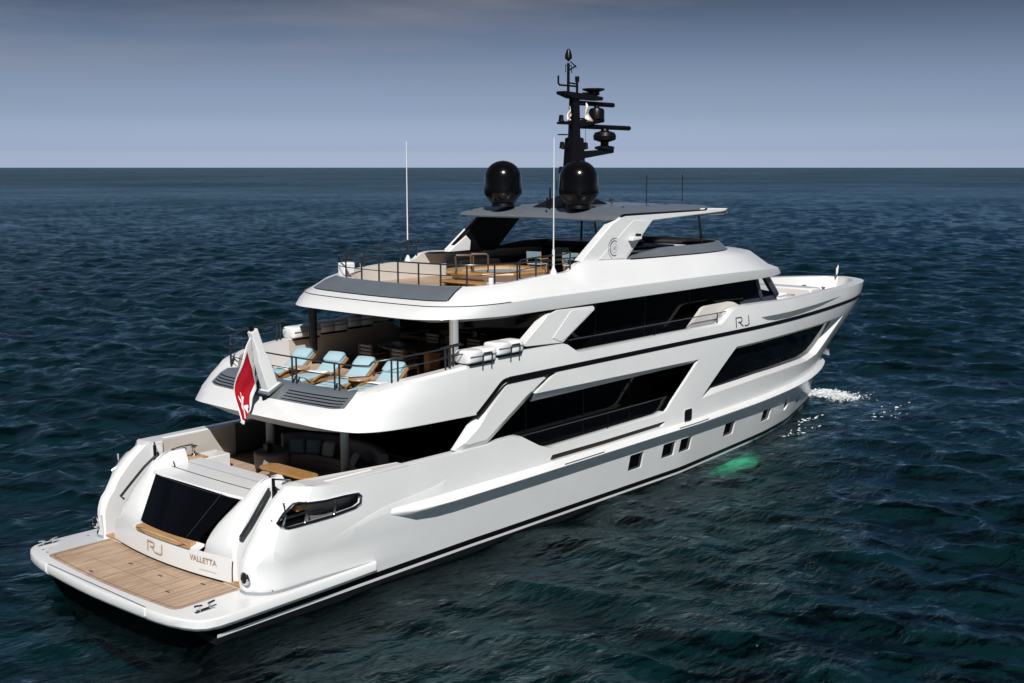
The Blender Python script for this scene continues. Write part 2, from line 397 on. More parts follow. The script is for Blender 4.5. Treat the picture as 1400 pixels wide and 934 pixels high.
def side_outline():
    o = [(interp(z, AFT), z) for z in (.62, 1.0, 1.4, 1.55, 1.65, 1.75, 1.85, 2.0, 2.15, 2.33, 2.55, 2.8, 3.0, 3.1)]
    o += [(3.15, 3.13), (3.5, 3.09), (4.0, 3.07), (8.0, 3.06), (10.6, 3.06), (10.85, 3.05), (11.7, 2.62), (12.2, 2.45), (12.5, 2.43), (15.3, 2.45), (18.1, 2.47), (18.4, 2.52), (18.62, 2.64), (18.82, 2.83),
          (20.5, 4.08), (20.35, 4.10), (16, 4.16), (11.5, 4.22), (11.62, 4.30), (12.46, 4.70), (12.4, 4.735), (10.25, 4.73), (10.05, 4.66), (9.03, 4.03), (9.0, 4.0), (8.6, 4.01),
          (8.6, 5.39), (9.4, 5.44), (10.75, 5.54), (12.85, 5.53), (13.05, 5.48), (13.5, 5.22), (13.7, 5.18), (18, 5.18), (21.9, 5.17), (22.05, 5.2), (22.8, 5.58), (23.0, 5.63), (24.0, 5.68),
          (25.5, 5.64), (27, 5.585), (28.8, 5.54), (31, 5.525), (33, 5.505), (35, 5.46), (37, 5.415), (38.5, 5.38), (39.6, 5.36), (40.2, 5.355)]
    o += [(stem(z) - .004, z) for z in (5.35, 5.2, 5.0, 4.6, 4.2, 3.8, 3.4, 3.0, 2.6, 2.2, 1.8, 1.5, 1.2, .9, .62)]
    return o
QUARTER = [(2.36, 2.40), (2.54, 2.58), (2.80, 2.78), (2.92, 2.80), (3.12, 2.76), (3.64, 2.72), (4.19, 2.72), (4.62, 2.70), (4.73, 2.60), (4.70, 2.43), (4.52, 2.36), (3.82, 2.30), (2.89, 2.28), (2.55, 2.27), (2.39, 2.32)]
WIN_OUT = [(23.12, 4.235), (20.78, 2.625), (22.0, 2.69), (25.6, 2.73), (28.6, 2.68), (30.9, 2.62), (32.3, 2.70), (33.0, 3.0), (34.75, 4.17), (34.3, 4.19), (30.5, 4.22), (27.0, 4.24)]
WIN_IN = [(23.5, 4.06), (21.4, 2.80), (22.25, 2.80), (25.6, 2.83), (28.4, 2.78), (30.7, 2.73), (31.8, 2.80), (32.45, 3.02), (33.95, 3.97), (33.6, 3.99), (30.3, 4.03), (27.0, 4.06)]
SLOT = [(12.2, 2.10), (12.35, 2.04), (15, 2.03), (18.25, 2.06), (18.5, 2.2), (18.3, 2.22), (15, 2.20), (12.3, 2.22)]
def rect(x0, x1, z0, z1, r=.05): return rounded([(x0, z0), (x1, z0), (x1, z1), (x0, z1)], r, 3)
PORTS = [(16.54, 17.36, .80, 1.37), (18.53, 19.34, .84, 1.37), (19.64, 20.46, .83, 1.35), (23.12, 24.02, .73, 1.26), (26.63, 27.56, .65, 1.16)]
ROUND = [(29.5, .93), (31.6, .72)]
def circ(x, z, r, k=14, a=1.0): return [(x + a * r * math.cos(2 * math.pi * i / k), z + r * math.sin(2 * math.pi * i / k)) for i in range(k)]
WING_O = [(8.146, 3.114), (8.391, 3.02), (9.517, 3.07), (11.42, 4.142), (12.14, 4.60), (12.05, 4.655), (10.42, 4.655), (10.28, 4.62), (9.412, 3.995), (8.899, 3.797)]
WING_I = [(8.479, 3.287), (8.566, 3.218), (9.363, 3.23), (11.087, 4.219), (11.95, 4.62), (11.88, 4.648), (10.28, 4.642), (10.16, 4.60), (9.379, 3.958), (9.044, 3.619)]
RIDGE = [(3.3, 1.54), (4.39, 1.85), (5.35, 2.10), (6.1, 2.19), (6.84, 2.25), (7.3, 2.30), (7.6, 2.36), (7.8, 2.44)]
for side in (1, -1):
    pin = [rect(*p) for p in PORTS]
    holes = [QUARTER, WIN_OUT, SLOT] + pin + [circ(x, z, .30) for x, z in ROUND]
    hs = panel(side_outline(), holes, surf=SH, thick=.10, step=.34, side=side, fine=33).build('hull_side', WHITE, Y, angle=28, bevel=.012, seg=2)
    ring(WIN_OUT, WIN_IN, -.004, -.30, side=side, sub=8).build('window_reveal', WHITE, Y)
    w = panel(WIN_IN, surf=S, off=-.285, thick=.05, step=.4, side=side).build('hull_window', GLASS, Y)
    for x in (25.0, 28.0, 30.8):
        f = MB().loft([[(x + d, side * (S(x, z) - .278), z) for d in (-.02, .02)] for z in (2.85, 3.2, 3.6, 4.0)]); f.build('mullion', BLACK, w)
    panel([(11.9, 1.95), (18.7, 1.95), (18.7, 2.3), (11.9, 2.3)], surf=S, off=-.12, thick=.02, step=.5, side=side).build('fairlead_slot', BROWN, Y)
    for k, (x0, x1, z0, z1) in enumerate(PORTS):
        p = panel([(x0 - .05, z0 - .05), (x1 + .05, z0 - .05), (x1 + .05, z1 + .05), (x0 - .05, z1 + .05)], surf=S, off=-.075, thick=.02, step=.3, side=side).build('porthole', GLASS, Y)
        fr = ring(rect(x0 - .012, x1 + .012, z0 - .012, z1 + .012), rect(x0 + .02, x1 - .02, z0 + .02, z1 - .02), -.055, -.07, side=side, sub=1).build('frame', DARKGREY, p)
    for x, z in ROUND:
        p = panel(circ(x, z, .33), surf=S, off=-.16, thick=.02, step=.3, side=side).build('porthole', WHITE, Y)
    # square fitting above the rub rail
    p = panel(rect(19.62, 20.12, 1.98, 2.42, .1), surf=S, off=.03, thick=.05, step=.3, side=side).build('hull_fitting', CHROME, Y)
    panel(rect(19.68, 20.06, 2.04, 2.36, .08), surf=S, off=.036, thick=.04, step=.3, side=side).build('fitting_lens', BLACK, p)
    # black sheer stripe, groove behind the slanted wing, wing itself
    n = 80; xe = 40.33
    st = []
    for i in range(n + 1):
        x = 10.3 + (stem(4.8) - .002 - 10.3) * (1 - (1 - i / n) ** 1.7)
        st.append(x)
    MB().loft([[(x, side * (S(x, z) + o), z) for x in st] for z, o in ((4.73, .0), (4.735, .014), (4.875, .014), (4.88, .0))]).build('sheer_stripe', BLACK, Y)
    G_ = spline([(8.96, 3.99, 0), (9.45, 4.34, 0), (9.88, 4.66, 0), (10.03, 4.755, 0), (10.18, 4.798, 0), (10.4, 4.806, 0)], 4); rows = []
    for d_, o_ in ((-.062, 0), (-.058, .013), (.058, .013), (.062, 0)):
        r_ = []
        for i_, q in enumerate(G_):
            t_ = (G_[min(i_ + 1, len(G_) - 1)] - G_[max(i_ - 1, 0)]).normalized(); x_, z_ = q.x + t_.y * d_, q.y - t_.x * d_; r_.append((x_, side * (S(x_, z_) + o_), z_))
        rows.append(r_)
    MB().loft(rows).build('wing_groove', BLACK, Y)
    panel([(8.7, 3.95), (9.0, 3.9), (11.6, 4.05), (12.6, 4.8), (10.2, 4.8)], surf=S, off=-.12, thick=.03, step=.5, side=side).build('wing_backing', BLACK, Y)
    WO, WI = WING_O, WING_I
    ring(WO, WI, -.14, .004, side=side, sub=5).build('slanted_wing_edge', WHITE, Y, angle=9)
    panel(WI, surf=S, off=.004, thick=.02, step=.4, side=side).build('slanted_wing', WHITE, Y)
    panel(WO, surf=S, off=-.14, thick=.10, step=.5, side=side).build('slanted_wing_back', WHITE, Y)
    # rub rail: bevelled shelf along the side
    xs = U(70, 5.7, 37.62, 1.5); rows = [[], [], [], [], []]
    for i, x in enumerate(xs):
        k = min(1.0, ((x - 5.7) / .9) ** .5) if x < 6.6 else 1.0
        if x > 36: k = max(0.05, (37.62 - x) / 1.62)
        if side: pass
        zt = interp(x, [(5.7, 2.06), (12, 2.02), (18, 1.99), (26, 1.93), (37.6, 1.86)]); zl = interp(x, [(5.7, 1.92), (8, 1.85), (18, 1.86), (26, 1.79), (37.6, 1.76)])
        b = S(x, 1.85)
        rows[0].append((x, side * max(0, S(x, zt) - .004), zt)); rows[1].append((x, side * max(0, b + .25 * k), zl + .05)); rows[2].append((x, side * max(0, b + .275 * k), zl + .02))
        rows[3].append((x, side * max(0, b + .25 * k), zl - .03)); rows[4].append((x, side * max(0, S(x, 1.70) - .004), 1.70))
    mb = MB().loft(rows); mb.add([r[0] for r in rows], [[0, 1, 2, 3, 4]]); mb.build('rub_rail', WHITE, Y, angle=40)
    # thin black scuff strips on the rub rail
    for a, b in ((12.6, 14.6), (19.0, 21.0)):
        MB().tube([(x, side * (S(x, 1.85) + .255), interp(x, [(8, 1.85), (18, 1.86), (26, 1.79)]) + .065) for x in np.linspace(a, b, 8)], .014).build('scuff_strip', BLACK, Y)
    # capping along the bulwark of the cockpit and the side deck, with its inner face
    cap = [(3.3, 3.10), (4.0, 3.07), (8.0, 3.06), (10.6, 3.06), (10.85, 3.05), (11.7, 2.62), (12.2, 2.45), (12.5, 2.43), (15.3, 2.45), (18.1, 2.47), (18.45, 2.53)]
    mb = MB().loft([[(x, side * (SH(x, z) - .02), z - .003) for x, z in cap], [(x, side * (SH(x, z) - .07), z + .012) for x, z in cap], [(x, side * (SH(x, z) - .30), z + .012) for x, z in cap], [(x, side * (SH(x, z) - .32), z - .03) for x, z in cap]])
    mb.build('bulwark_cap', WHITE, Y, angle=60)
    MB().loft([[(x, side * (SH(x, z) - .31), z) for x, z in cap], [(x, side * (SH(x, 2.5) - .31), 2.0) for x, z in cap]]).build('inner_bulwark', INNER_SHADE, Y)
    # upper bulwark cap
    cap = [(8.6, 5.39), (9.4, 5.44), (10.75, 5.54), (12.85, 5.53), (13.05, 5.48), (13.5, 5.22), (13.7, 5.18), (18, 5.18), (21.9, 5.17), (22.05, 5.2), (22.8, 5.58), (23.0, 5.63), (24.0, 5.68)]
    mb = MB().loft([[(x, side * (S(x, z) - .03), z - .003) for x, z in cap], [(x, side * (S(x, z) - .08), z + .012) for x, z in cap], [(x, side * (S(x, z) - .34), z + .012) for x, z in cap], [(x, side * (S(x, z) - .36), z - .03) for x, z in cap]])
    mb.build('bulwark_cap', WHITE, Y, angle=60)
    MB().loft([[(x, side * (S(x, z) - .35), z) for x, z in cap], [(x, side * (S(x, 5.) - .30), 4.45) for x, z in cap]]).build('inner_bulwark', IVORY, Y)
    # bow bulwark: broad cap and flared inner face
    top = [(24.0, 5.68), (25.5, 5.64), (27, 5.585), (28.8, 5.54), (31, 5.525), (33, 5.505), (35, 5.46), (37, 5.415), (38.5, 5.38), (39.3, 5.365), (39.9, 5.357), (40.3, 5.352), (40.5, 5.35), (40.625, 5.35)]
    top = [(a.x, a.y) for a in spline([(x, z, 0) for x, z in top], 3)]
    rows = [[], [], [], []]
    for x, z in top:
        xi = 24 + (x - 24) * .962; so = S(x, z)
        si = max(0.0, interp((xi - 20) / (40.625 * .962 + 24 * .038 - 20), DECK) - .16 - .30 * min(1, (40.6 - x) / 3.0))
        rows[0].append((x, side * max(0, so - .02), z - .003)); rows[1].append((x - .05 * (x > 39), side * max(0, so - .07), z + .014))
        rows[2].append((xi, side * si, z + .014)); rows[3].append((xi - .25 * max(0, (x - 30) / 10), side * max(0, si - .05), 4.78))
    mb = MB().loft(rows[:3]); mb.build('bow_cap', WHITE, Y, angle=60)
    MB().loft(rows[2:]).build('bow_inner_bulwark', WHITE, Y)
    # scalloped hollow in the flare of the bow
    sc = [(24.9, 5.15), (25.4, 5.0), (26.1, 4.92), (27.2, 4.90), (28.6, 4.93), (30.6, 5.0), (32, 5.08), (33.6, 5.17), (31.5, 5.15), (29.7, 5.13), (27.6, 5.12), (26.2, 5.13)]
    panel(sc, surf=S, off=.006, thick=.03, step=.3, side=side).build('bow_scallop', GREY, Y)
    # lettering on the bow
    def letters(mbx, f, w, h):
        R_ = [[(0, 0), (0, 1), (.42, 1), (.54, .9), (.54, .58), (.42, .48), (.22, .48)], [(.30, .48), (.62, 0)], [(.78, 0), (1.06, 0), (1.18, .14), (1.18, 1)]]
        for poly in R_:
            for a, b in zip(poly[:-1], poly[1:]):
                a2, b2 = Vector((a[0] * w, a[1] * h)), Vector((b[0] * w, b[1] * h)); d = (b2 - a2).normalized(); q = Vector((-d.y, d.x)) * (.045 * h); e = d * (.045 * h)
                P4 = [a2 - e - q, b2 + e - q, b2 + e + q, a2 - e + q]
                mbx.prism([f(p.x, p.y, 0) for p in P4], Vector(f(0, 0, .012)) - Vector(f(0, 0, 0)))
    mbl = MB()
    if side == 1: letters(mbl, lambda u, v, o: (22.98 + u - .05 * v, S(23.4, 4.96 + v) + .004 + o, 4.97 + v), .78, .34)
    else: letters(mbl, lambda u, v, o: (24.0 - u, -(S(23.4, 4.96 + v) + .004 + o), 4.97 + v), .78, .34)
    mbl.build('lettering', BLACK, Y)
    # aft face of the quarter, inner wall beside the steps
    zz = (.62, 1.0, 1.4, 1.55, 1.65, 1.75, 1.85, 2.0, 2.15, 2.33, 2.55, 2.8, 3.0, 3.1)
    rows = []
    for z in zz:
        a = interp(z, AFT); rows.append([(a, side * SH(a, z), z), (a + .012, side * (SH(a, z) - .14), z), (a + .05, side * 3.11, z), (a + .11, side * 3.07, z)])
    rows.append([(3.25, side * (SH(3.25, 3.1) - .0), 3.135), (3.25, side * 3.3, 3.14), (3.27, side * 3.15, 3.14), (3.3, side * 3.09, 3.12)])
    MB().loft(rows).build('quarter_face', WHITE, Y, angle=24)
    if side == 1: wl_ = [(z_, interp(z_, AFT) + .11) for z_ in zz]
    MB().loft([[(interp(z, AFT) + .11, side * 3.07, z) for z in zz] + [(3.3, side * 3.09, 3.12)], [(3.6, side * 3.07, z) for z in zz] + [(3.6, side * 3.1, 3.12)]]).build('quarter_inner_wall', WHITE, Y)
    MB().loft([[(3.2, side * 3.07, z) for z in (.62, 2.0, 3.12)], [(6.4, side * 3.55, z) for z in (.62, 2.0, 3.08)]]).build('quarter_inner_wall', IVORY, Y)
    MB().loft([[(3.2, side * 3.09, 3.125), (4.0, side * 3.2, 3.08), (6.4, side * 3.55, 3.07)], [(3.2, side * (SH(3.2, 3.1) - .02), 3.13), (4.0, side * (SH(4, 3.07) - .05), 3.08), (6.4, side * (S(6.4, 3.06) - .05), 3.07)]]).build('quarter_top', WHITE, Y)
    # chrome rim, posts and dark well of the mooring opening
    f = MB().tube([(x, side * (SH(x, z) + .012), z) for x, z in resample(QUARTER, .15)], .035, 6, closed=True).build('mooring_opening', CHROME, Y)
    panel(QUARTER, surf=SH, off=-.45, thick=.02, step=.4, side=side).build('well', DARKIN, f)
    for x in (2.55, 3.1, 3.95):
        MB().tube([(x, side * (SH(x, 2.5) - .06), interp(x, [(2.5, 2.86), (4.6, 2.67)])), (x + .03, side * (SH(x, 2.5) - .03), 2.55), (x - .06, side * (SH(x, 2.5) - .05), 2.3)], .03, 6).build('post', CHROME, f)
    MB().tube([(2.3, side * 3.5, 2.42), (4.5, side * 3.6, 2.42)], .04, 6).build('roller', CHROME, f)
    MB().box(3.0, 3.5, min(side * 3.4, side * 3.6), max(side * 3.4, side * 3.6), 2.52, 2.66).build('teak_pad', VARNISH, f)
    # round fairlead in the quarter face
    p = MB().lathe([(.16, 0), (.16, .03), (.11, .05), (.10, .0)], (0, 0, 0), 20)
    p.v = [(1.615 - z_, side * 3.36 + y_, 1.16 + x_) for x_, y_, z_ in p.v]; p.build('round_fairlead', CHROME, Y)
    p = MB().lathe([(.10, 0), (.10, .035)], (0, 0, 0), 20); p.v = [(1.615 - z_, side * 3.36 + y_, 1.16 + x_) for x_, y_, z_ in p.v]; p.build('fairlead_eye', BLACK, Y)
# ------------------------------------------------------------------ stern: bathing platform, transom, steps
def platform_outline(inset=0.0):
    h = [(-.50, 0.0), (-.475, .8), (-.44, 1.6), (-.40, 2.24), (-.375, 2.27), (-.405, 2.33), (-.385, 2.6), (-.31, 3.1), (-.20, 3.5), (-.06, 3.78), (.12, 3.95), (.4, 4.03), (.8, 4.05), (3.0, 4.04), (4.2, 4.02), (5.2, 3.99), (5.25, S(5.25, .75) - .02)]
    return [(x + inset * .8, max(0, s - inset)) if s > 0 else (x + inset, 0.0) for x, s in h]
def half_ring(z, inset=0.0): return [(x, s, z) for x, s in platform_outline(inset)]
mb = MB()
rows = [half_ring(.44, .10), half_ring(.50, .03), half_ring(.55, 0), half_ring(.71, 0), half_ring(.745, .02), half_ring(.752, .05)]
mb.loft(rows)
top = half_ring(.752, .05); mb.loft([top, [(p[0], 0, p[2]) for p in top]])
bot = half_ring(.44, .10); mb.loft([bot, [(p[0], 0, p[2]) for p in bot]])
plat = mb.mirror().build('swim_platform', WHITE, Y, angle=30)
def xb(s): return 1.50 + .034 * s * s
pts = [(-.17, 0), (-.155, .8), (-.13, 1.5), (-.095, 2.1), (-.05, 2.75), (.0, 2.88), (.12, 2.94), (xb(2.94) + .1, 2.94)]
tk = MB(); st_ = [(x, s, .757) for x, s in pts]; fwd = [(xb(s) + .12, s, .757) for x, s in pts]
tk.loft([st_, fwd]).mirror().build('teak_inlay', TEAK, plat)
# darker margin plank and hatch seams round the teak
mg = MB(); mg.loft([[(x + .09, max(0, s - .09 if s > 2.5 else s), .7595) for x, s in pts], [(x + .105, max(0, s - .105 if s > 2.5 else s), .7595) for x, s in pts]]).mirror().build('margin_seam', DARKGREY, plat)
for a, b in (((.62, -1.9), (.62, 1.9)), ((1.2, -.9), (1.2, 1.2))):
    MB().box(a[0], a[0] + .008, a[1], b[1], .7582, .7595).build('hatch_seam', DKWOOD, plat)
for x, s in ((.05, -1.0), (1.0, -.75), (1.0, .6), (1.35, 1.9), (.5, 1.7)):
    MB().box(x, x + .05, s, s + .16, .757, .764).build('hatch_handle', DARKGREY, plat)
for side in (1, -1):
    c = MB(); bx, bs = .42, side * 3.45
    if side == -1: bx, bs = .40, -3.72
    for d in (-.13, .13):
        c.tube([(bx + d, bs, .75), (bx + d * 1.05, bs, .88)], .028, 8); c.tube([(bx + d * .6, bs, .89), (bx + d * 2.0, bs, .92)], .032, 8)
    c.box(bx - .26, bx + .26, bs - .05, bs + .05, .752, .775); c.tube([(bx - .14, bs, .80), (bx + .14, bs, .80)], .02, 6)
    c.build('mooring_cleat', CHROME, plat)
for x, s in ((.12, -3.42), (.08, -3.12), (1.5, -3.6)): MB().lathe([(.035, .752), (.035, .758)], (x, s, 0), 12).build('deck_filler', CHROME, plat)

# transom: lower face with letters, bench, dark garage window between two rounded bulges
ss = [i * .165 for i in range(17)]
tr = MB()
prof = lambda s: [(xb(s) + .10, .76), (xb(s) + .10, .84), (xb(s), .845), (xb(s) + .01, 1.18), (xb(s) + .04, 1.44)]
tr.loft([[(x, s, z) for x, z in prof(s)] for s in ss]).mirror().build('transom', WHITE, Y)
MB().loft([[(xb(s) + .085, s, z) for z in (.755, .85)] for s in [i * .2 for i in range(20)]]).mirror().build('transom_gap', BLACK, Y)
bn = MB(); bs_ = [-1.18 + i * .118 for i in range(21)]
bn.loft([[(xb(s) - .015, s, 1.43), (xb(s) - .035, s, 1.52), (xb(s) - .015, s, 1.56), (xb(s) + .26, s, 1.57), (xb(s) + .26, s, 1.42)] for s in bs_], closed=True, cap0=True, cap1=True)
bench = bn.build('transom_bench', TEAKX, Y, angle=40)
MB().loft([[(xb(s) - .036, s, 1.505), (xb(s) - .036, s, 1.512)] for s in bs_]).build('bench_seam', DKWOOD, bench)
# ledge behind the bench and sill under the window
MB().loft([[(xb(s) + .04, s, 1.44), (xb(s) + .2, s, 1.50), (1.74 + .02 * s * s, s, 1.56)] for s in [-1.5 + i * .15 for i in range(21)]]).build('transom_ledge', WHITE, Y)
def gl(u, v, o=0.0):     # u across -1..1, v up 0..1
    w = 1.30 + (1.84 - 1.30) * v; bow = .10 * (1 - u * u)
    return (1.74 + .86 * v - bow + o * -.75, u * w, 1.60 + 1.03 * v + o * .66)
uu = [-1 + i / 10 for i in range(21)]
gw = MB().loft([[gl(u, v) for u in uu] for v in (0, .25, .5, .75, 1)]).build('transom_window', GLASS, Y)
MB().loft([[gl(u, v, .012) for v in (0.02, 1)] for u in (.66, .672)]).build('window_seam', DARKGREY, gw)
MB().loft([[gl(u, v, .012) for u in uu] for v in (.955, .965)]).build('window_seam', DARKGREY, gw)
# frame of the window: side cheeks run up into the bulges
Zr = [.78, 1.0, 1.2, 1.4, 1.6, 1.8, 2.0, 2.2, 2.4, 2.6, 2.75, 2.88, 2.98, 3.04, 3.06]
A_ = [(.78, 1.80), (1.2, 1.80), (1.45, 1.82), (1.65, 1.88), (2.0, 2.05), (2.4, 2.38), (2.65, 2.60), (2.85, 2.80), (2.98, 2.98), (3.04, 3.12), (3.06, 3.28)]
SI = [(.78, 1.2), (1.45, 1.26), (1.65, 1.33), (2.63, 1.86), (2.85, 1.95), (3.06, 2.06)]
SO = [(.78, 2.66), (1.2, 2.64), (1.65, 2.58), (2.2, 2.50), (2.63, 2.42), (2.95, 2.33), (3.06, 2.22)]
for side in (1, -1):
    rows = []
    for z in Zr:
        a, si, so = interp(z, A_), interp(z, SI), interp(z, SO)
        fx = 3.65
        rows.append([(a + .34, side * si, z), (a + .12, side * (si + .03), z), (a + .03, side * (si + .14), z), (a, side * (si + .34 * (so - si)), z), (a + .0, side * (si + .7 * (so - si)), z), (a + .05, side * (so - .10), z), (a + .12, side * (so - .025), z), (a + .26, side * so, z), (fx, side * so, z), (fx, side * si, z)])
    MB().loft(rows, closed=True, cap0=True, cap1=True).build('transom_bulge', WHITE, Y, angle=30)
    hr = MB().tube([(2.06, side * 2.60, 1.86), (2.0, side * 2.68, 1.93), (2.3, side * 2.66, 2.22), (2.7, side * 2.60, 2.62), (2.98, side * 2.53, 2.86), (3.06, side * 2.45, 2.86)], .038, 8).build('stair_handrail', RAIL, Y)
    # teak steps up to the cockpit
    for i in range(6):
        x0 = 1.72 + i * .33; z0 = .80 + i * .235
        MB().box(x0 + .02, x0 + .5, min(side * 2.3, side * 3.08), max(side * 2.3, side * 3.08), z0 - .2, z0 + .0).build('step_riser', WHITE, Y)
        MB().box(x0, x0 + .48, min(side * 2.3, side * 3.08), max(side * 2.3, side * 3.08), z0 + .003, z0 + .04).build('stair_tread', TEAKX, Y)
    # gate at the head of the steps
    g = MB().box(3.04, 3.10, min(side * 2.60, side * 2.66), max(side * 2.60, side * 2.66), 2.2, 3.16).build('gate_post', BLACK, Y)
    MB().tube([(3.07, side * 2.63, 3.14), (3.3, side * 3.0, 3.14), (3.33, side * 3.05, 3.05)], .022, 6).build('gate_rail', BLACK, Y)
    MB().box(3.3, 3.32, min(side * 2.66, side * 3.05), max(side * 2.66, side * 3.05), 2.45, 3.10).build('gate_panel', WHITE, Y)
    MB().tube([(3.26, side * (2.82 + .10 * math.cos(t)), 2.78 + .10 * math.sin(t)) for t in np.linspace(0, 6.28, 14)], .025, 6).build('rope_ring', BLACK, Y)
# white counter over the window with a dark seam, then teak cockpit step
ct = MB(); s9 = [-2.05 + i * .205 for i in range(21)]
ct.loft([[(2.58 - .10 * (1 - (s / 1.9) ** 2), s, 2.60), (2.62 - .10 * (1 - (s / 1.9) ** 2), s, 2.66), (3.12 - .05 * (1 - (s / 1.9) ** 2), s, 2.69), (3.16, s, 2.70), (4.15, s, 2.71), (4.15, s, 2.1)] for s in s9])
ct.build('stern_counter', WHITE, Y, angle=30)
MB().loft([[(3.10 - .05 * (1 - (s / 1.9) ** 2), s, 2.6925), (3.13 - .05 * (1 - (s / 1.9) ** 2), s, 2.697)] for s in s9]).build('counter_seam', BLACK, Y)
MB().loft([[(3.62, s, 2.7125), (3.635, s, 2.7125)] for s in s9]).build('counter_seam', SOFFIT, Y)
for side in (1, -1):       # curved dark joint where counter meets the bulge
    MB().tube([(3.12, side * 1.74, 2.70), (3.2, side * 1.93, 2.78), (3.3, side * 2.05, 2.95), (3.36, side * 2.12, 3.07)], .018, 6).build('counter_seam', BLACK, Y)
    # mooring winch box, teak pad and capstan at each side
    sg = lambda a, b: (min(side * a, side * b), max(side * a, side * b))
    MB().box(3.66, 5.35, *sg(2.35, 3.05), 2.1, 2.56).build('winch_locker', WHITE, Y, bevel=.03)
    MB().box(3.70, 4.62, *sg(2.37, 2.98), 2.562, 2.60).build('winch_pad', TEAKX, Y)
    for x in (4.0, 4.36):
        cp = MB().lathe([(.13, 0), (.13, .06), (.07, .10), (.065, .22), (.10, .27), (.10, .31), (.03, .33)], (x, side * 2.68, 2.60), 18).build('capstan', CHROME, Y, angle=40)
    MB().tube([(3.75, side * 2.85, 2.7), (3.75, side * 2.85, 2.88), (4.1, side * 2.95, 2.88), (4.5, side * 2.95, 2.88), (4.5, side * 2.95, 2.62)], .028, 6).build('fairlead_frame', CHROME, Y)
    # white fashion plate at the bulwark
    pl = [(4.35, 2.56), (5.6, 2.56), (5.85, 2.7), (5.45, 3.10), (4.2, 3.1), (3.9, 3.1)]
    MB().prism([(x, side * 3.52, z) for x, z in pl], (0, side * .08, 0)).build('fashion_plate', WHITE, Y, bevel=.02)
MB().box(4.15, 4.75, -2.2, 2.2, 2.08, 2.36).build('cockpit_step', TEAKX, Y)
MB().box(4.15, 4.16, -2.2, 2.2, 2.36, 2.40).build('step_nosing', DARKGREY, Y)
# RJ and home port on the transom
tl = MB(); f3 = lambda u, v, o: (xb(-.62 + u) - .006 - o + .02 * (v + .0), -.62 + u, 1.02 + v)
def letters2(mbx, f, w, h, th=.05):
    R_ = [[(0, 0), (0, 1), (.42, 1), (.54, .9), (.54, .58), (.42, .48), (.22, .48)], [(.30, .48), (.62, 0)], [(.62, 0), (1.06, 0), (1.18, .14), (1.18, 1)]]
    for poly in R_:
        for a, b in zip(poly[:-1], poly[1:]):
            a2, b2 = Vector((a[0] * w, a[1] * h)), Vector((b[0] * w, b[1] * h)); d = (b2 - a2).normalized(); q = Vector((-d.y, d.x)) * (th * h); e = d * (th * h)
            P4 = [a2 - e - q, b2 + e - q, b2 + e + q, a2 - e + q]
            mbx.prism([f(p.x, p.y, 0) for p in P4], (-.012, 0, 0))
letters2(tl, f3, .56, .25, .055); tl.build('lettering', ROSE, Y)
def text_mesh(body, size, place, name, m, parent, spacing=1.15):
    cu = bpy.data.curves.new(name, 'FONT'); cu.body = body; cu.size = size; cu.extrude = .004; cu.space_character = spacing
    ob = bpy.data.objects.new(name, cu); C.objects.link(ob); bpy.context.view_layer.update()
    dg = bpy.context.evaluated_depsgraph_get(); me = bpy.data.meshes.new_from_object(ob.evaluated_get(dg))
    V_ = [tuple(v.co) for v in me.vertices]; F_ = [list(p.vertices) for p in me.polygons]
    bpy.data.objects.remove(ob); bpy.data.curves.remove(cu); bpy.data.meshes.remove(me)
    mb_ = MB(); mb_.add([place(*v) for v in V_], F_); return mb_.build(name, m, parent)
text_mesh('VALLETTA', .205, lambda u, v, w: (xb(1.2 + u) - .008 - w + .02 * v, 1.2 + u, 1.17 + v), 'port_name', ROSE, Y, 1.02)
MB().loft([[(xb(s) - .006, s, z) for z in (.985, .995)] for s in np.linspace(1.55, 2.15, 8)]).build('step_line', SOFFIT, Y)

# ------------------------------------------------------------------ decks and saloons
MB().box(3.6, 10.0, -3.62, 3.62, 1.95, 2.10).build('main_deck', TEAK, Y)
MB().loft([[(10, 3.75, 2.1), (14, 3.72, 2.1), (20.5, 3.7, 2.1)], [(10, 2.6, 2.1), (14, 2.6, 2.1), (20.5, 2.6, 2.1)]]).mirror().build('side_deck', TEAK, Y)
mb = MB(); mb.loft([[(9.6, s, z) for z in (2.1, 4.0)] for s in (0, 2.95)]); mb.loft([[(x, 2.95, z) for z in (2.1, 4.0)] for x in (9.6, 15, 20.6)]); mb.loft([[(20.6, s, z) for z in (2.1, 4.0)] for s in (2.95, 3.9)])
mb.mirror().build('saloon_glazing', GLASS, Y)
for x in (12.3, 15.2, 17.8):
    for side in (1, -1): MB().box(x, x + .05, min(side * 2.95, side * 2.97), max(side * 2.95, side * 2.97), 2.1, 4.0).build('mullion', BLACK, Y)
for side in (1, -1):    # glass balustrades on the bulwarks, with a thin top rail
    z1 = lambda x: 2.99
    b = MB().loft([[(x, side * (S(x, 2.45) - .2), z) for x in (11.1, 11.7, 12.3, 15, 18.3, 18.75)] for z in (2.44, 2.98)]).build('glass_balustrade', GLASSB, Y)
    b2 = MB().tube([(x, side * (S(x, 2.45) - .2), 2.99) for x in (11.0, 15, 18.8)], .018, 6).build('top_rail', RAIL, b)
    for x in (15.4,):
        MB().box(x, x + .02, min(side * 3.8, side * 3.83), max(side * 3.8, side * 3.83), 2.45, 2.98).build('glass_joint', BLACK, b)
    b = MB().loft([[(x, side * (S(x, 5.1) - .22), z) for x in (13.1, 13.6, 18, 21.9, 22.4)] for z in (5.16, 5.56)]).build('glass_balustrade', GLASSB, Y)
    MB().tube([(x, side * (S(x, 5.1) - .22), 5.57) for x in (13.0, 18, 22.6)], .018, 6).build('top_rail', RAIL, b)
    for x in (18.0, 22.0):
        MB().box(x, x + .02, min(side * 3.8, side * 3.83), max(side * 3.8, side * 3.83), 5.18, 5.56).build('glass_joint', BLACK, b)
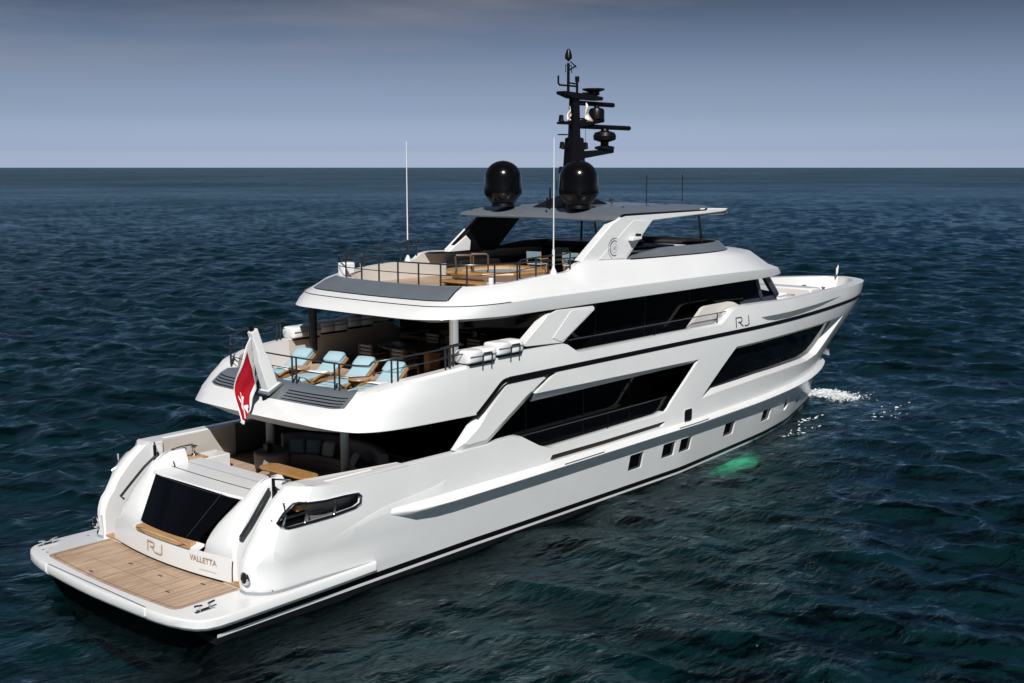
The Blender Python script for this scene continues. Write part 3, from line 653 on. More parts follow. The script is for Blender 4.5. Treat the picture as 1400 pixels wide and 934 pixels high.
# upper deck slab and its soffit
MB().box(5.7, 26.5, -3.6, 3.6, 4.30, 4.50).build('upper_deck', TEAK, Y)
mb = MB(); mb.loft([[(x, 0, 4.02) for x in (5.6, 7, 12, 20.6)], [(x, 3.72, 4.02) for x in (5.6, 7, 12, 20.6)]]).mirror().build('saloon_soffit', WHITE, Y)
for side in (1, -1):
    MB().loft([[(x, side * (S(x, 4.2) - .02), interp(x, [(7, 4.06), (9, 4.0), (11.4, 4.22), (16, 4.16), (20.6, 4.09)]) + .012) for x in (11.45, 14, 17, 20.5)], [(x, side * (S(x, 4.0) - .17), 3.965) for x in (11.45, 14, 17, 20.5)], [(x, side * (S(x, 4.0) - .36), 4.01) for x in (11.45, 14, 17, 20.5)]]).build('soffit_bevel', SOFFIT, Y)
# aft overhang of the upper deck, wrapping round the stern
O0 = [(4.72, 0, 3.95), (4.76, 1.2, 3.95), (4.88, 2.0, 3.96), (5.02, 2.55, 3.98), (5.25, 3.15, 4.0), (5.65, 3.62, 4.02), (6.25, 3.86, 4.03), (7.1, 3.97, 4.03), (8.6, 4.0, 4.0)]
O1 = [(4.33, 0, 4.22), (4.36, 1.2, 4.22), (4.42, 2.0, 4.21), (4.52, 2.55, 4.18), (4.80, 3.18, 4.12), (5.22, 3.63, 4.085), (5.95, 3.90, 4.07), (7.1, 4.015, 4.05), (8.62, S(8.6, 4.1), 4.01)]
O2 = [(4.93, 0, 4.57), (4.97, 1.2, 4.57), (5.02, 2.0, 4.57), (5.08, 2.62, 4.58), (5.32, 3.14, 4.66), (5.62, 3.52, 4.76), (6.15, 3.81, 4.84), (7.1, 4.0, 4.92), (8.62, S(8.6, 4.9) + .003, 4.96)]
O3 = [(5.27, 0, 4.80), (5.30, 1.2, 4.80), (5.34, 2.0, 4.81), (5.42, 2.66, 4.82), (5.58, 3.06, 4.88), (5.85, 3.42, 5.0), (6.3, 3.70, 5.12), (7.15, 3.94, 5.23), (8.62, S(8.6, 5.3), 5.33)]
O4 = [(5.44, 0, 4.90), (5.47, 1.2, 4.90), (5.52, 2.0, 4.91), (5.62, 2.62, 4.93), (5.78, 2.95, 4.99), (6.0, 3.24, 5.08), (6.4, 3.53, 5.19), (7.2, 3.82, 5.30), (8.62, S(8.6, 5.4) - .06, 5.402)]
O5 = [(5.80, 0, 4.91), (5.82, 1.2, 4.91), (5.85, 2.0, 4.92), (5.90, 2.45, 4.94), (6.0, 2.72, 5.0), (6.2, 2.98, 5.09), (6.5, 3.28, 5.2), (7.2, 3.55, 5.30), (8.62, S(8.6, 5.4) - .34, 5.402)]
O6 = [(p[0] + .03, p[1] * .99, 4.45) for p in O5]
cur = [spline(o, 4) for o in (O0, O1, O2, O3, O4, O5, O6)]
cur[0] = [Vector((p.x, p.y, p.z)) for p in cur[0]]
inner = [(max(p.x, 5.65), min(p.y, 3.6), 4.02) for p in cur[0]]
MB().loft([inner, cur[0], cur[1]]).mirror().build('overhang_soffit', SOFFIT, Y)
m1 = [a.lerp(b, .5) + Vector((-.035, .012 if a.y > .01 else 0, .03)) for a, b in zip(cur[1], cur[2])]
MB().loft(cur[1:2] + [m1] + cur[2:5] + cur[5:]).mirror().build('upper_overhang', WHITE, Y, angle=18)
# grey louvred panel on the slope and grey capping
def between(a, b, t, o): return [p.lerp(q, t) + Vector((-.4 * o, 0, .9 * o)) for p, q in zip(a, b)]
k0 = 15
lou = MB()
lou.loft([c[:k0] for c in (between(cur[2], cur[3], .0, .012), between(cur[2], cur[3], 1.0, .014), between(cur[3], cur[4], 1., .014), between(cur[4], cur[5], .45, .016), between(cur[4], cur[5], .98, .014))]).mirror()
louv = lou.build('stern_louvre_panel', GREY, Y)
for t in (.10, .36, .62, .88):
    g = MB()
    for sg_ in (1, -1):
        A = [Vector((p.x, p.y * sg_, p.z)) for p in between(cur[2], cur[3], t, .022)[2:k0 - 1]]; B = [Vector((p.x, p.y * sg_, p.z)) for p in between(cur[2], cur[3], t + .085, .022)[2:k0 - 1]]
        g.loft([A, B])
    g.build('louvre_slot', BLACK, louv)

for side in (1, -1):     # soft styling ridge that sweeps up from the quarter
    R = spline([(x, z, 0) for x, z in RIDGE], 4); n = len(R) - 1
    rows = []
    for o_, dz in ((-.004, .05), (.013, -.005), (-.004, -.42)):
        rows.append([(q.x, side * (SH(q.x, q.y + dz * (1 if dz > 0 else min(1, 4 * (1 - i / n)))) + (o_ if o_ < 0 else o_ * min(1, i / 6, (n - i) / 4))), q.y + dz * (1 if dz > 0 else min(1, 4 * (1 - i / n) + .15))) for i, q in enumerate(R)])
    MB().loft(rows).build('styling_ridge', WHITE, Y, angle=70)

for side in (1, -1):     # grey strip painting the groove's shade where the quarters stand on the platform
    xs = [1.64 + (5.2 - 1.64) * (i / 40) ** 1.5 for i in range(41)]
    P = [(1.66, 3.07), (1.64, 3.2)] + [(x, SH(x, .8)) for x in xs]
    MB().loft([[(x - .012 * (x < 1.7), side * (s_ + .012 * (x >= 1.66)), .755 + h * (1 - max(0, (x - 3) / 2.2)) + .001) for x, s_ in P] for h in (0, .075)]).build('quarter_shade_strip', DARKGREY if False else SOFFIT, Y)
# ------------------------------------------------------------------ upper saloon, wheelhouse, fly bridge
gw = [(12.9, 3.1), (15, 3.1), (18, 3.1), (22, 3.1), (25.2, 3.05)]
mb = MB(); mb.loft([[(x, s, z) for x, s in gw] for z in (4.5, 6.62)]); mb.loft([[(12.9, s, z) for s in (0, 3.1)] for z in (4.5, 6.6)])
mb.mirror().build('upper_glazing', GLASS, Y)
for x in (15.6, 18.4, 21.2):
    for side in (1, -1): MB().box(x, x + .05, min(side * 3.1, side * 3.12), max(side * 3.1, side * 3.12), 4.5, 6.6).build('mullion', BLACK, Y)
# wheelhouse: raked front, low navy panel, dark panes between dark posts, so one sees through the corner
WB = [(24.9, 3.05), (26.6, 3.02), (28.0, 2.92), (28.9, 2.35), (29.5, 1.3), (29.7, 0)]
WT = [(24.9, 3.02), (26.2, 2.98), (27.1, 2.88), (27.9, 2.3), (28.4, 1.3), (28.6, 0)]
def lift(P, z): return [(x, s, z) for x, s in P]
WF = [(a[0] + .15, a[1] + .06) for a in WB]
MB().loft([lift(WF, 4.6), lift(WF, 5.35), lift(WB, 5.68)]).mirror().build('wheelhouse_base', NAVY, Y, angle=25)
wm = lambda t, i: (WB[i][0] + (WT[i][0] - WB[i][0]) * t, WB[i][1] + (WT[i][1] - WB[i][1]) * t, 5.68 + .86 * t)
for i in range(len(WB) - 1):
    if i == 0:
        for side in (1, -1):
            mb = MB().loft([[wm(0, i), wm(0, i + 1)], [wm(1, i), wm(1, i + 1)]])
            (mb if side > 0 else mb.flipped()).build('wheelhouse_window', GLASS, Y)
for i in range(1, len(WB) - 1):
    for side in (1, -1):
        mb = MB().loft([[wm(0, i), wm(0, i + 1)], [wm(1, i), wm(1, i + 1)]])
        if side < 0: mb = mb.flipped()
        mb.build('wheelhouse_window', GLASSC, Y)
for i in range(1, len(WB)):
    for side in (1, -1):
        mb = MB().tube([wm(0, i), wm(1, i)], .10 if i != 2 else .16, 6)
        if side < 0: mb = mb.flipped()
        if i == len(WB) - 1 and side < 0: continue
        mb.build('window_post', NAVY, Y)
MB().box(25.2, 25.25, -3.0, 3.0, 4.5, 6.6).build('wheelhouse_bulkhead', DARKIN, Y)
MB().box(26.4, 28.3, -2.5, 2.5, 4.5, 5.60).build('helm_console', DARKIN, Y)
# ivory wing station on the side deck, forward of the balustrade
WS = rounded([(20.38, 5.12), (21.35, 5.80), (21.55, 5.84), (23.25, 5.86), (23.5, 5.82), (24.15, 5.6), (24.15, 5.1)], .06)
for side in (1, -1):
    MB().prism([(x, side * 3.48, z) for x, z in WS], (0, side * .13, 0)).build('wing_station', IVORY, Y, bevel=.01)
    UW = rounded([(11.0, 5.68), (11.18, 5.635), (12.87, 5.56), (14.45, 6.42), (14.38, 6.53), (12.6, 6.565), (12.15, 6.46), (11.88, 6.26)], .05)
    up = MB(); c = [(x, side * 3.97, z) for x, z in UW]
    up.prism(c, (0, -side * .30, 0)).build('slanted_wing', WHITE, Y, bevel=.03)
    # facet on the wing
    MB().prism([(x, side * 3.968, z) for x, z in rounded([(12.75, 5.60), (13.1, 5.72), (14.30, 6.40), (14.2, 6.47), (13.25, 6.50), (12.35, 5.75)], .04)], (0, side * .02, 0)).build('wing_facet', WHITE, Y, bevel=.015)
    MB().prism([(x, side * 3.72, z) for x, z in [(10.9, 5.52), (13.2, 5.5), (13.2, 5.6), (12.0, 5.65), (11.3, 5.7)]], (0, side * .2, 0)).build('wing_joint', BLACK, Y)
    MB().prism([(x, side * 3.75, z) for x, z in [(12.3, 6.5), (14.6, 6.46), (14.6, 6.64), (12.3, 6.66)]], (0, side * .18, 0)).build('wing_joint', BLACK, Y)

# fly bridge band: soffit, lower edge, crease, shoulder, coaming, inside
F1 = [(7.95, 0), (7.97, 1), (8.02, 2.1), (8.12, 2.55), (8.38, 2.98), (8.8, 3.33), (9.3, 3.6), (9.95, 3.79), (10.7, 3.91), (12.2, 3.95), (13.7, 3.95), (14.6, 3.95), (17, 3.95), (20, 3.95), (22, 3.90), (24, 3.76), (26, 3.48), (28, 2.98), (29.4, 2.38), (30.4, 1.6), (31.0, .8), (31.15, 0)]
F2 = [(8.42, 0), (8.44, 1), (8.52, 2.1), (8.62, 2.6), (8.84, 3.08), (9.2, 3.48), (9.7, 3.78), (10.35, 3.94), (11.1, 4.0), (12.4, 4.02), (13.8, 4.02), (14.7, 4.02), (17, 4.02), (20, 4.02), (22, 3.97), (23.9, 3.82), (25.85, 3.53), (27.8, 3.0), (29.15, 2.38), (30.1, 1.6), (30.7, .8), (30.85, 0)]
F3 = [(8.72, 0), (8.75, 1), (8.84, 2.1), (8.95, 2.66), (9.18, 3.06), (9.55, 3.40), (10.0, 3.66), (10.6, 3.81), (11.3, 3.87), (12.5, 3.89), (13.8, 3.89), (14.7, 3.89), (17, 3.89), (20, 3.89), (21.9, 3.85), (23.7, 3.70), (25.5, 3.40), (27.3, 2.85), (28.6, 2.22), (29.4, 1.5), (29.85, .75), (30, 0)]
F4 = [(9.5, 0), (9.53, 1), (9.62, 2.05), (9.72, 2.5), (9.92, 2.86), (10.25, 3.14), (10.65, 3.32), (11.15, 3.43), (11.8, 3.48), (12.7, 3.48), (13.75, 3.48), (14.5, 3.48), (17, 3.48), (20, 3.46), (21.5, 3.43), (22.8, 3.3), (23.8, 3.03), (24.6, 2.62), (25.2, 2.08), (25.55, 1.4), (25.72, .7), (25.78, 0)]
Z1 = [6.60] * 14 + [6.60, 6.58, 6.53, 6.48, 6.44, 6.42, 6.41, 6.41]
Z2 = [6.91, 6.91, 6.91, 6.91, 6.92, 6.93, 6.95, 6.97, 6.99, 7.0, 7.0, 7.0, 7.0, 7.0, 6.98, 6.94, 6.86, 6.76, 6.68, 6.63, 6.61, 6.60]
Z3 = [7.04, 7.04, 7.04, 7.05, 7.07, 7.09, 7.12, 7.15, 7.17, 7.18, 7.18, 7.18, 7.19, 7.18, 7.16, 7.12, 7.03, 6.93, 6.85, 6.80, 6.77, 6.76]
Z4 = [7.36, 7.36, 7.37, 7.38, 7.39, 7.41, 7.44, 7.47, 7.52, 7.57, 7.60, 7.86, 7.78, 7.74, 7.72, 7.71, 7.70, 7.69, 7.68, 7.68, 7.68, 7.68]
f1 = [Vector((x, s, z)) for (x, s), z in zip(F1, Z1)]; f2 = [Vector((x, s, z)) for (x, s), z in zip(F2, Z2)]; f3 = [Vector((x, s, z)) for (x, s), z in zip(F3, Z3)]; f4 = [Vector((x, s, z)) for (x, s), z in zip(F4, Z4)]
f0 = []
for i, p in enumerate(f1):
    if i < 9: q = Vector((max(p.x + .12, 8.52), p.y - .12 - .02 * i, 6.50))
    else: q = Vector((p.x - (.25 if i > 16 else 0), p.y - .30, 6.54 - (6.6 - p.z)))
    q.y = max(q.y, 0); f0.append(q)
f0[0].y = 0; f0[1].y = 1; f0[2].y = 2.0; f0[3].y = 2.35
fm = []
for i, (a, b) in enumerate(zip(f3, f4)):
    q = a.lerp(b, .5); k = 0.04
    if i >= 14: k = .04 + .035 * (i - 13)
    q += Vector((.5 * k if i > 16 else -.2 * k, .4 * k if q.y > .01 else 0, min(k, .30))); fm.append(q)
f5 = [Vector((p.x + (.14 if i < 8 else (-.12 if i > 15 else 0)), max(0, p.y - .18), p.z)) for i, p in enumerate(f4)]
f6 = [Vector((p.x + .03, p.y, 7.0)) for p in f5]
D = lambda f: spline(f, 4)
sc1 = Vector((0, 0, 0))
MB().loft([[Vector((p.x, max(0, p.y * .0), 6.53)) for p in D(f0)], D(f0), D(f1)]).mirror().build('fly_soffit', SOFFIT, Y)
mid = [a.lerp(b, .5) + Vector((-.03 if i < 6 else 0, .015 if a.y > .01 else 0, 0)) for i, (a, b) in enumerate(zip(f1, f2))]
MB().loft([D(f1), D(mid), D(f2), D(f3)]).mirror().build('fly_band', WHITE, Y, angle=16)
MB().loft([D(f3), D(fm), D(f4)]).mirror().build('fly_shoulder', WHITE, Y, angle=60)
MB().loft([D(f4), D(f5)]).mirror().build('fly_coaming', WHITE, Y)
MB().loft([D(f5), D(f6)]).mirror().build('fly_inner_coaming', IVORY, Y)
gr = [p + Vector((-.006, .006, .004)) for p in D(f2)]
gv = MB().loft([[p for p in gr[:30]], [p + Vector((0, 0, .022)) for p in gr[:30]]]).mirror().build('fly_groove', BLACK, Y)
# grey panel on the aft slope with a black lower joint, grey capping strip
A = D(f3)[:15]; B = D(fm)[:15]; E_ = D(f4)[:15]
off = Vector((-.012, 0, .016))
gp = MB().loft([[p + off for p in A], [p + off for p in B], [p + off for p in E_]]).mirror().build('fly_grey_panel', GREY, Y)
MB().loft([[p + off * 1.1 for p in A], [p + off * 1.1 + Vector((-.02, .0, -.045)) for p in A]]).mirror().build('panel_joint', BLACK, gp)
e0 = (A[-1], B[-1], E_[-1])
for side in (1, -1):
    MB().loft([[Vector((p.x, side * p.y, p.z)) + off for p in e0], [Vector((p.x + .03, side * (p.y + .03), p.z)) + off for p in e0]]).build('panel_joint', BLACK, gp)
# sun deck floor
fl = D(f6)
MB().loft([[(p.x, p.y, 7.0) for p in fl], [(p.x, 0, 7.0) for p in fl]]).mirror().build('sun_deck', TEAK, Y)
MB().box(9.9, 25, -3.2, 3.2, 6.6, 6.98).build('sun_deck_slab', SOFFIT, Y)
# raked grey windscreen round the forward sun deck
w0 = D(f4)[48:]; w1 = [Vector((p.x - (.10 + .25 * max(0, (p.x - 22) / 4)), p.y * (1 - .07), p.z + min(.30, .02 + (p.x - 16.7) * .10))) for p in w0]
ws = MB().loft([[p + Vector((0, 0, .01)) for p in w0], w1]).mirror().build('fly_windscreen', GREY, Y)
MB().loft([[p + Vector((0, .012, -.03)) for p in w0], [p + Vector((0, .012, .03)) for p in w0]]).mirror().build('screen_seal', BLACK, ws)
MB().loft([w1, [p + Vector((0, -.16 if p.y > .3 else 0, 0)) for p in w1]]).mirror().build('screen_lip', GREY, ws)

# hardtop: grey slab on two raked white struts
def outline_ht(ins, z, ax=0.0):
    P = [(16.05 + ax, 0), (16.0 + ax, 1.5), (15.95 + ax, 2.6), (15.98 + ax, 3.12), (16.2 + ax * .9, 3.27), (18, 3.3), (21, 3.3), (23.1, 3.28), (23.7, 3.1), (24.1, 2.2), (24.3, 1.1), (24.35, 0)]
    out = []
    for x, s in P:
        xx = x if x < 23 else x - ins * 1.6
        out.append(Vector((xx, max(0, s - ins) if s > 0 else 0, z)))
    return spline(out, 3)
hb = outline_ht(.10, 9.04, .02); h0 = outline_ht(0, 9.09); h1 = outline_ht(.03, 9.19, .18); h2 = outline_ht(.55, 9.38, .85); h3 = outline_ht(1.6, 9.44, 1.6)
mb = MB().loft([hb, h0, h1, h2, h3]); mb.loft([h3, [Vector((p.x, 0, 9.455)) for p in h3]]); mb.loft([hb, [Vector((p.x, 0, 9.04)) for p in hb]])
ht = mb.mirror().build('hardtop', GREY, Y, angle=20)
for x, s in ((17.6, 1.05), (18.9, -1.0), (20.6, -1.6), (21.5, 1.4)):
    MB().box(x, x + .5, s, s + .5, 9.442, 9.447).build('hatch_seam', DARKGREY, ht)
for x, s in ((16.25, -2.9), (16.25, -2.65)): MB().obox((x, s, 9.20), (.04, 0, .03), (0, .05, 0), (0, 0, .01)).build('deck_light', BLACK, ht)
for x, s in ((20.0, 2.1), (21.9, 1.6), (22.4, 2.2), (18.2, 2.3)): MB().lathe([(.05, 0), (.05, .04), (.02, .05)], (x, s, 9.40), 10).build('roof_fitting', CHROME, ht)
ST = [(14.52, 7.87), (14.60, 7.83), (16.95, 7.76), (18.45, 8.985), (20, 9.05), (22.9, 9.15), (23.12, 9.17), (23.36, 9.27), (23.2, 9.275), (21.9, 9.305), (21.8, 9.24), (16.85, 9.20), (16.62, 9.16), (16.12, 8.96)]
for side in (1, -1):
    if side < 0: ST = [(x + (.8 if z < 9.05 else .5), z) for x, z in ST]
    MB().prism([(x, side * 3.36, z) for x, z in ST], (0, -side * (.30 if side > 0 else .07), 0)).build('hardtop_strut', WHITE, Y, bevel=.03)
    if side < 0:
        MB().prism([(x + .02, -3.285, z - .01) for x, z in ST], (0, .23, 0)).build('strut_lining', BLACK, Y, bevel=.03)
        MB().prism([(x, -3.30, z) for x, z in [(15.2, 7.80), (16.15, 8.36), (16.4, 8.16), (16.35, 7.80)]], (0, .27, 0)).build('strut_foot', WHITE, Y, bevel=.03)
    MB().prism([(x, side * 3.358, z) for x, z in [(15.4 + .8 * (side < 0), 7.86), (16.85, 7.82), (18.35, 8.96), (18.0, 9.02), (17.3, 9.04)]], (0, side * .022, 0)).build('strut_facet', WHITE, Y, bevel=.015)
    MB().prism([(x, side * 3.34, z) for x, z in [(16.62, 9.165), (16.85, 9.205), (21.8, 9.245), (21.9, 9.31), (21.83, 9.315), (21.72, 9.275), (16.8, 9.26), (16.55, 9.2)]], (0, side * .035, 0)).build('strut_joint', BLACK, Y)
    MB().prism([(x, side * 3.40, z) for x, z in [(14.3, 7.80), (17.0, 7.73), (17.0, 7.765), (14.5, 7.845)]], (0, -side * .4, 0)).build('strut_joint', BLACK, Y)
    MB().prism([(x, side * 3.38, z) for x, z in [(17.0, 8.38), (17.52, 8.42), (17.52, 8.52), (17.0, 8.50)]], (0, side * .2, 0)).build('strut_lamp', WHITE, Y, bevel=.02)
    MB().box(17.4, 17.5, min(side * 3.4, side * 3.55), max(side * 3.4, side * 3.55), 8.52, 8.60).build('lamp_cap', BLACK, Y)
    # builder's ring emblem
    em = MB()
    for r, a0, a1, w_ in ((.33, 60, 250, .007), (.24, 60, 290, .014), (.15, 0, 360, .004)):
        P = [(16.25 + side * 0 + r * math.cos(math.radians(a)), side * 3.384, 8.18 + r * math.sin(math.radians(a))) for a in np.linspace(a0, a1, 30)]
        em.tube(P, w_, 5)
    for dx in (-.05, 0, .05): em.tube([(16.25 + dx, side * 3.384, 8.12), (16.25 + dx + .02, side * 3.384, 8.24)], .006, 5)
    em.build('emblem', NAVY, Y)
    MB().tube([(23.1, side * 2.42, 7.95), (23.05, side * 2.42, 8.3), (22.85, side * 2.42, 9.06)], .05, 8).build('hardtop_pole', CHROME, Y)

MB().tube([(22.3, -2.6, 7.9), (22.37, -2.6, 9.05)], .045, 8).build('hardtop_pole', BLACK, Y)
# domes, mast, radars, aerials
for side, dx in ((1, 0.05), (-1, -.1)):
    pr = [(.40, 0), (.44, .02), (.645, .30), (.66, .38), (.66, .5), (.65, .80), (.642, .85)] + [(.642 * math.cos(a), .85 + .60 * math.sin(a)) for a in np.linspace(.12, 1.5, 10)] + [(.02, 1.452)]
    MB().lathe(pr, (16.6 + dx, side * 1.6, 9.53), 40).build('satellite_dome', BLACKGLOSS, Y, angle=60)
    MB().lathe([(.42, 0), (.41, .08), (.40, .12), (.40, .14)], (16.6 + dx, side * 1.6, 9.40), 30).build('dome_pedestal', BLACK, Y)
def colm(z, x0, x1, w): return [(x0, -w, z), (x1, -w, z), (x1, w, z), (x0, w, z)]
m = MB(); m.loft([colm(9.4, 16.9, 19.9, .6), colm(9.62, 17.5, 19.3, .42), colm(9.8, 18.0, 18.95, .22), colm(10.3, 18.05, 18.92, .2), colm(11.2, 18.1, 18.84, .17), colm(11.75, 18.14, 18.8, .16), colm(11.8, 18.26, 18.66, .12), colm(13.1, 18.28, 18.62, .10), colm(13.3, 18.25, 18.68, .12)], closed=True, cap0=True, cap1=True)
mast = m.build('mast', BLACK, Y)
m = MB(); m.prism([(17.68, -.2, 13.34), (17.68, -.2, 13.24), (18.2, -.2, 13.12), (18.8, -.2, 13.10), (19.85, -.2, 13.10), (19.9, -.2, 13.22), (19.3, -.2, 13.28)], (0, .4, 0)); m.box(19.0, 19.2, -.1, .1, 13.25, 13.36); m.build('mast_platform', BLACK, mast, bevel=.02)
for zz, x0, x1 in ((12.25, 18.6, 20.05), (11.17, 18.8, 20.65)):
    MB().prism([(x0, -.14, zz - .12), (x0, -.14, zz + .14), (x1 - .3, -.14, zz + .22), (x1, -.14, zz + .24), (x1, -.14, zz + .10)], (0, .28, 0)).build('radar_arm', BLACK, mast, bevel=.015)
MB().box(17.6, 18.2, -.1, .1, 12.22, 12.30).build('lamp_bracket', BLACK, mast)
MB().box(17.65, 18.0, -.1, .1, 11.85, 11.89).build('lamp_bracket', BLACK, mast)
# upper radar
rd = MB().lathe([(.16, .30), (.28, .34), (.28, .62), (.24, .70), (.10, .74), (.08, .84)], (19.75, 0, 12.12), 18).build('radar_pedestal', BLACK, mast)
MB().tube([(18.6, 0, 12.98), (20.75, 0, 12.98)], .085, 8).build('scanner', BLACK, rd)
rd = MB().lathe([(.22, .22), (.36, .26), (.36, .34), (.15, .38), (.15, .5), (.40, .58), (.42, .72), (.36, .84), (.16, .9), (.12, .98)], (20.25, 0, 11.15), 18).build('radar_pedestal', BLACK, mast)
MB().tube([(18.35, 0, 12.18), (21.78, 0, 12.18)], .085, 8).build('scanner', BLACK, rd)
MB().lathe([(.12, 0), (.22, .03), (.22, .14), (.40, .20), (.40, .25), (.1, .26)], (19.55, 0, 13.26), 18).build('gps_mushroom', BLACK, mast)
MB().tube([(18.1, 0, 13.3), (18.1, 0, 14.30)], .05, 8).build('top_pole', BLACK, mast)
MB().lathe([(.03, -.16), (.05, -.12), (.13, -.06), (.12, .05), (.07, .22), (.02, .26)], (18.1, 0, 14.52), 12).build('masthead_light', BLACK, mast)
MB().tube([(17.95, 0, 13.98), (17.95, 0, 14.22), (18.28, 0, 14.22), (18.28, 0, 13.98)], .018, 6).build('light_cage', BLACK, mast)
v = MB().tube([(18.1, 0, 14.05), (18.45, 0, 14.2), (18.5, 0, 14.25)], .025, 6); v.tube([(18.22, 0, 14.36), (18.55, 0, 14.18)], .02, 6); v.build('wind_vane', BLACK, mast)
MB().tube([(18.6, 0, 13.3), (18.6, 0, 13.86)], .045, 8).build('aerial', BLACK, mast); MB().lathe([(.08, 0), (.08, .18)], (18.6, 0, 13.7), 10).build('aerial_head', BLACK, mast)
MB().tube([(17.55, 0, 13.85), (17.55, 0, 13.6), (17.62, 0, 13.54), (18.6, 0, 13.54)], .035, 6).build('aerial', BLACK, mast)
MB().tube([(18.15, 0, 13.64), (18.6, 0, 13.62)], .03, 6).build('aerial', BLACK, mast)
for x, z in ((17.78, 11.45), (19.12, 11.45), (17.74, 10.6), (17.72, 12.36), (19.2, 12.5)):
    MB().lathe([(.05, -.06), (.11, -.04), (.09, .02), (.08, .16), (.03, .18)], (x, 0, z), 10).build('nav_light', BLACK, mast)
    MB().box(min(x, 18.4), max(x, 18.4), -.03, .03, z - .08, z - .03).build('light_bracket', BLACK, mast)
for x in (18.05, 18.98): MB().tube([(x, .1, 11.4), (x, .1, 13.1)], .008, 5).build('halyard', BLACK, mast)
for s in (3.4, -3.4):
    x = 13.1 if s > 0 else 13.6
    b = MB().tube([(x, s, 7.55), (x, s, 11.62)], [.022, .014], 8).build('whip_aerial', WHITE, Y)
    MB().lathe([(.13, -.06), (.09, .06), (.05, .14), (.04, .18)], (x, s, 7.6), 12).build('aerial_foot', WHITE, b)
    MB().tube([(x, s, 7.7), (x, s, 8.3)], .04, 8).build('aerial_sleeve', RAIL if s < 0 else WHITE, b)
for x, s, h in ((16.3, .55, .30), (16.7, .35, .62), (20.6, -1.0, .9), (20.2, 1.9, 1.05), (22.2, 2.1, 1.05), (18.0, -.4, .85)):
    MB().tube([(x, s, 9.38), (x, s, 9.44 + h)], .014 if h > .7 else .03, 6).build('short_aerial', BLACK, ht)
for s in (.75, -.75): MB().lathe([(.04, 0), (.04, .08), (.09, .10), (.09, .2), (.03, .22)], (19.7, s, 9.44), 10).build('roof_camera', CHROME, ht)

# bow deck: seats, sun pads and table inside the high bulwark
MB().loft([[(x, 0, 4.78) for x in np.linspace(28, 40.2, 24)], [(x, max(0, S(x, 4.9) - .15), 4.78) for x in np.linspace(28, 40.2, 24)]]).mirror().build('bow_deck', TEAK, Y)
MB().loft([[(24, s, 4.52) for s in (2.9, 3.9)], [(28.2, s, 4.79) for s in (2.9, 3.6)]]).mirror().build('side_deck', TEAK, Y)
MB().box(29.9, 31.2, -2.2, 2.2, 4.78, 5.32).build('bow_coachroof', WHITE, Y, bevel=.08)
MB().box(30.2, 31.0, -1.9, 1.9, 5.32, 5.44).build('bow_sun_pad', TOWEL, Y, bevel=.05)
sb = MB().box(32.2, 34.4, -2.0, -1.2, 4.78, 5.2).build('bow_seat', WHITE, Y, bevel=.06)
MB().box(32.2, 34.4, -2.15, -1.95, 5.2, 5.55).build('seat_back', TOWEL, sb, bevel=.06)
MB().box(34.4, 35.4, -1.7, 1.3, 4.78, 5.30).build('bow_locker', WHITE, Y, bevel=.08)
MB().box(31.6, 32.3, -.9, 1.4, 4.78, 5.22).build('bow_seat', WHITE, Y, bevel=.06)
MB().box(33.0, 33.7, -.2, .9, 5.02, 5.08).build('bow_table', VARNISH, Y, bevel=.015)
MB().lathe([(.07, 0), (.06, .26)], (33.35, .35, 4.78), 10).build('table_pedestal', CHROME, Y)
for s in (.5, -.5): MB().lathe([(.12, 0), (.08, .1), (.08, .25), (.14, .3), (.03, .34)], (37.3, s, 4.8), 14).build('windlass', CHROME, Y)
MB().tube([(39.72, 0, 5.3), (39.80, 0, 6.0)], .03, 8).build('jackstaff', BLACK, Y)
# anchor at the starboard bow and its pocket
for side in (1, -1):
    a = MB(); x, z = 38.2, 2.15; s = side * (S(x, z) + .12)
    a.tube([(x - .1, s, z + .3), (x + .1, s + side * .06, z - .25)], .07, 8); a.obox((x + .12, s + side * .1, z - .28), (.10, side * .22, -.06), (-.04, 0, .14), (.05, 0, .03))
    a.build('anchor', CHROME, Y)
# stabiliser fin under the water
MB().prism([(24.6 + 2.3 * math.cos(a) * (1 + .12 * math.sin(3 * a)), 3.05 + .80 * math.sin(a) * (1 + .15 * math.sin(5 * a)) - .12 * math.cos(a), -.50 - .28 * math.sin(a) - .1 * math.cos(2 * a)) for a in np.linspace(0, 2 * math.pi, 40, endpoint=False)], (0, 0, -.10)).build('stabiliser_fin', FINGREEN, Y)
# flag staff socketed in the stern louvres
fs = MB(); rows = []
for t, w_, d_ in ((0, .16, .17), (.25, .15, .17), (.55, .13, .16), (.62, .12, .11), (1.0, .10, .10)):
    c = Vector((5.12, -.05, 4.72)).lerp(Vector((4.55, -.02, 6.45)), t)
    rows.append([c + Vector((-d_, -w_, -.05)), c + Vector((d_, -w_, .05)), c + Vector((d_, w_, .05)), c + Vector((-d_, w_, -.05))])
fs.loft(rows, closed=True, cap0=True, cap1=True); staff = fs.build('flag_staff', WHITE, Y, bevel=.015)
MB().tube([(4.545, -.02, 6.44), (4.50, -.02, 6.58)], .07, 10).build('staff_light', BLACK, staff)
MB().obox((5.1, -.05, 4.80), (.27, 0, .13), (0, .24, 0), (-.02, 0, .03)).build('staff_socket', GREY, Y, bevel=.01)
MB().obox((5.1, -.05, 4.835), (.22, 0, .10), (0, .19, 0), (-.01, 0, .02)).build('socket_collar', WHITE, Y)
MB().lathe([(.08, 0), (.08, .1), (.05, .12)], (4.86, .02, 4.5), 12).build('stern_light', BLACK, Y)
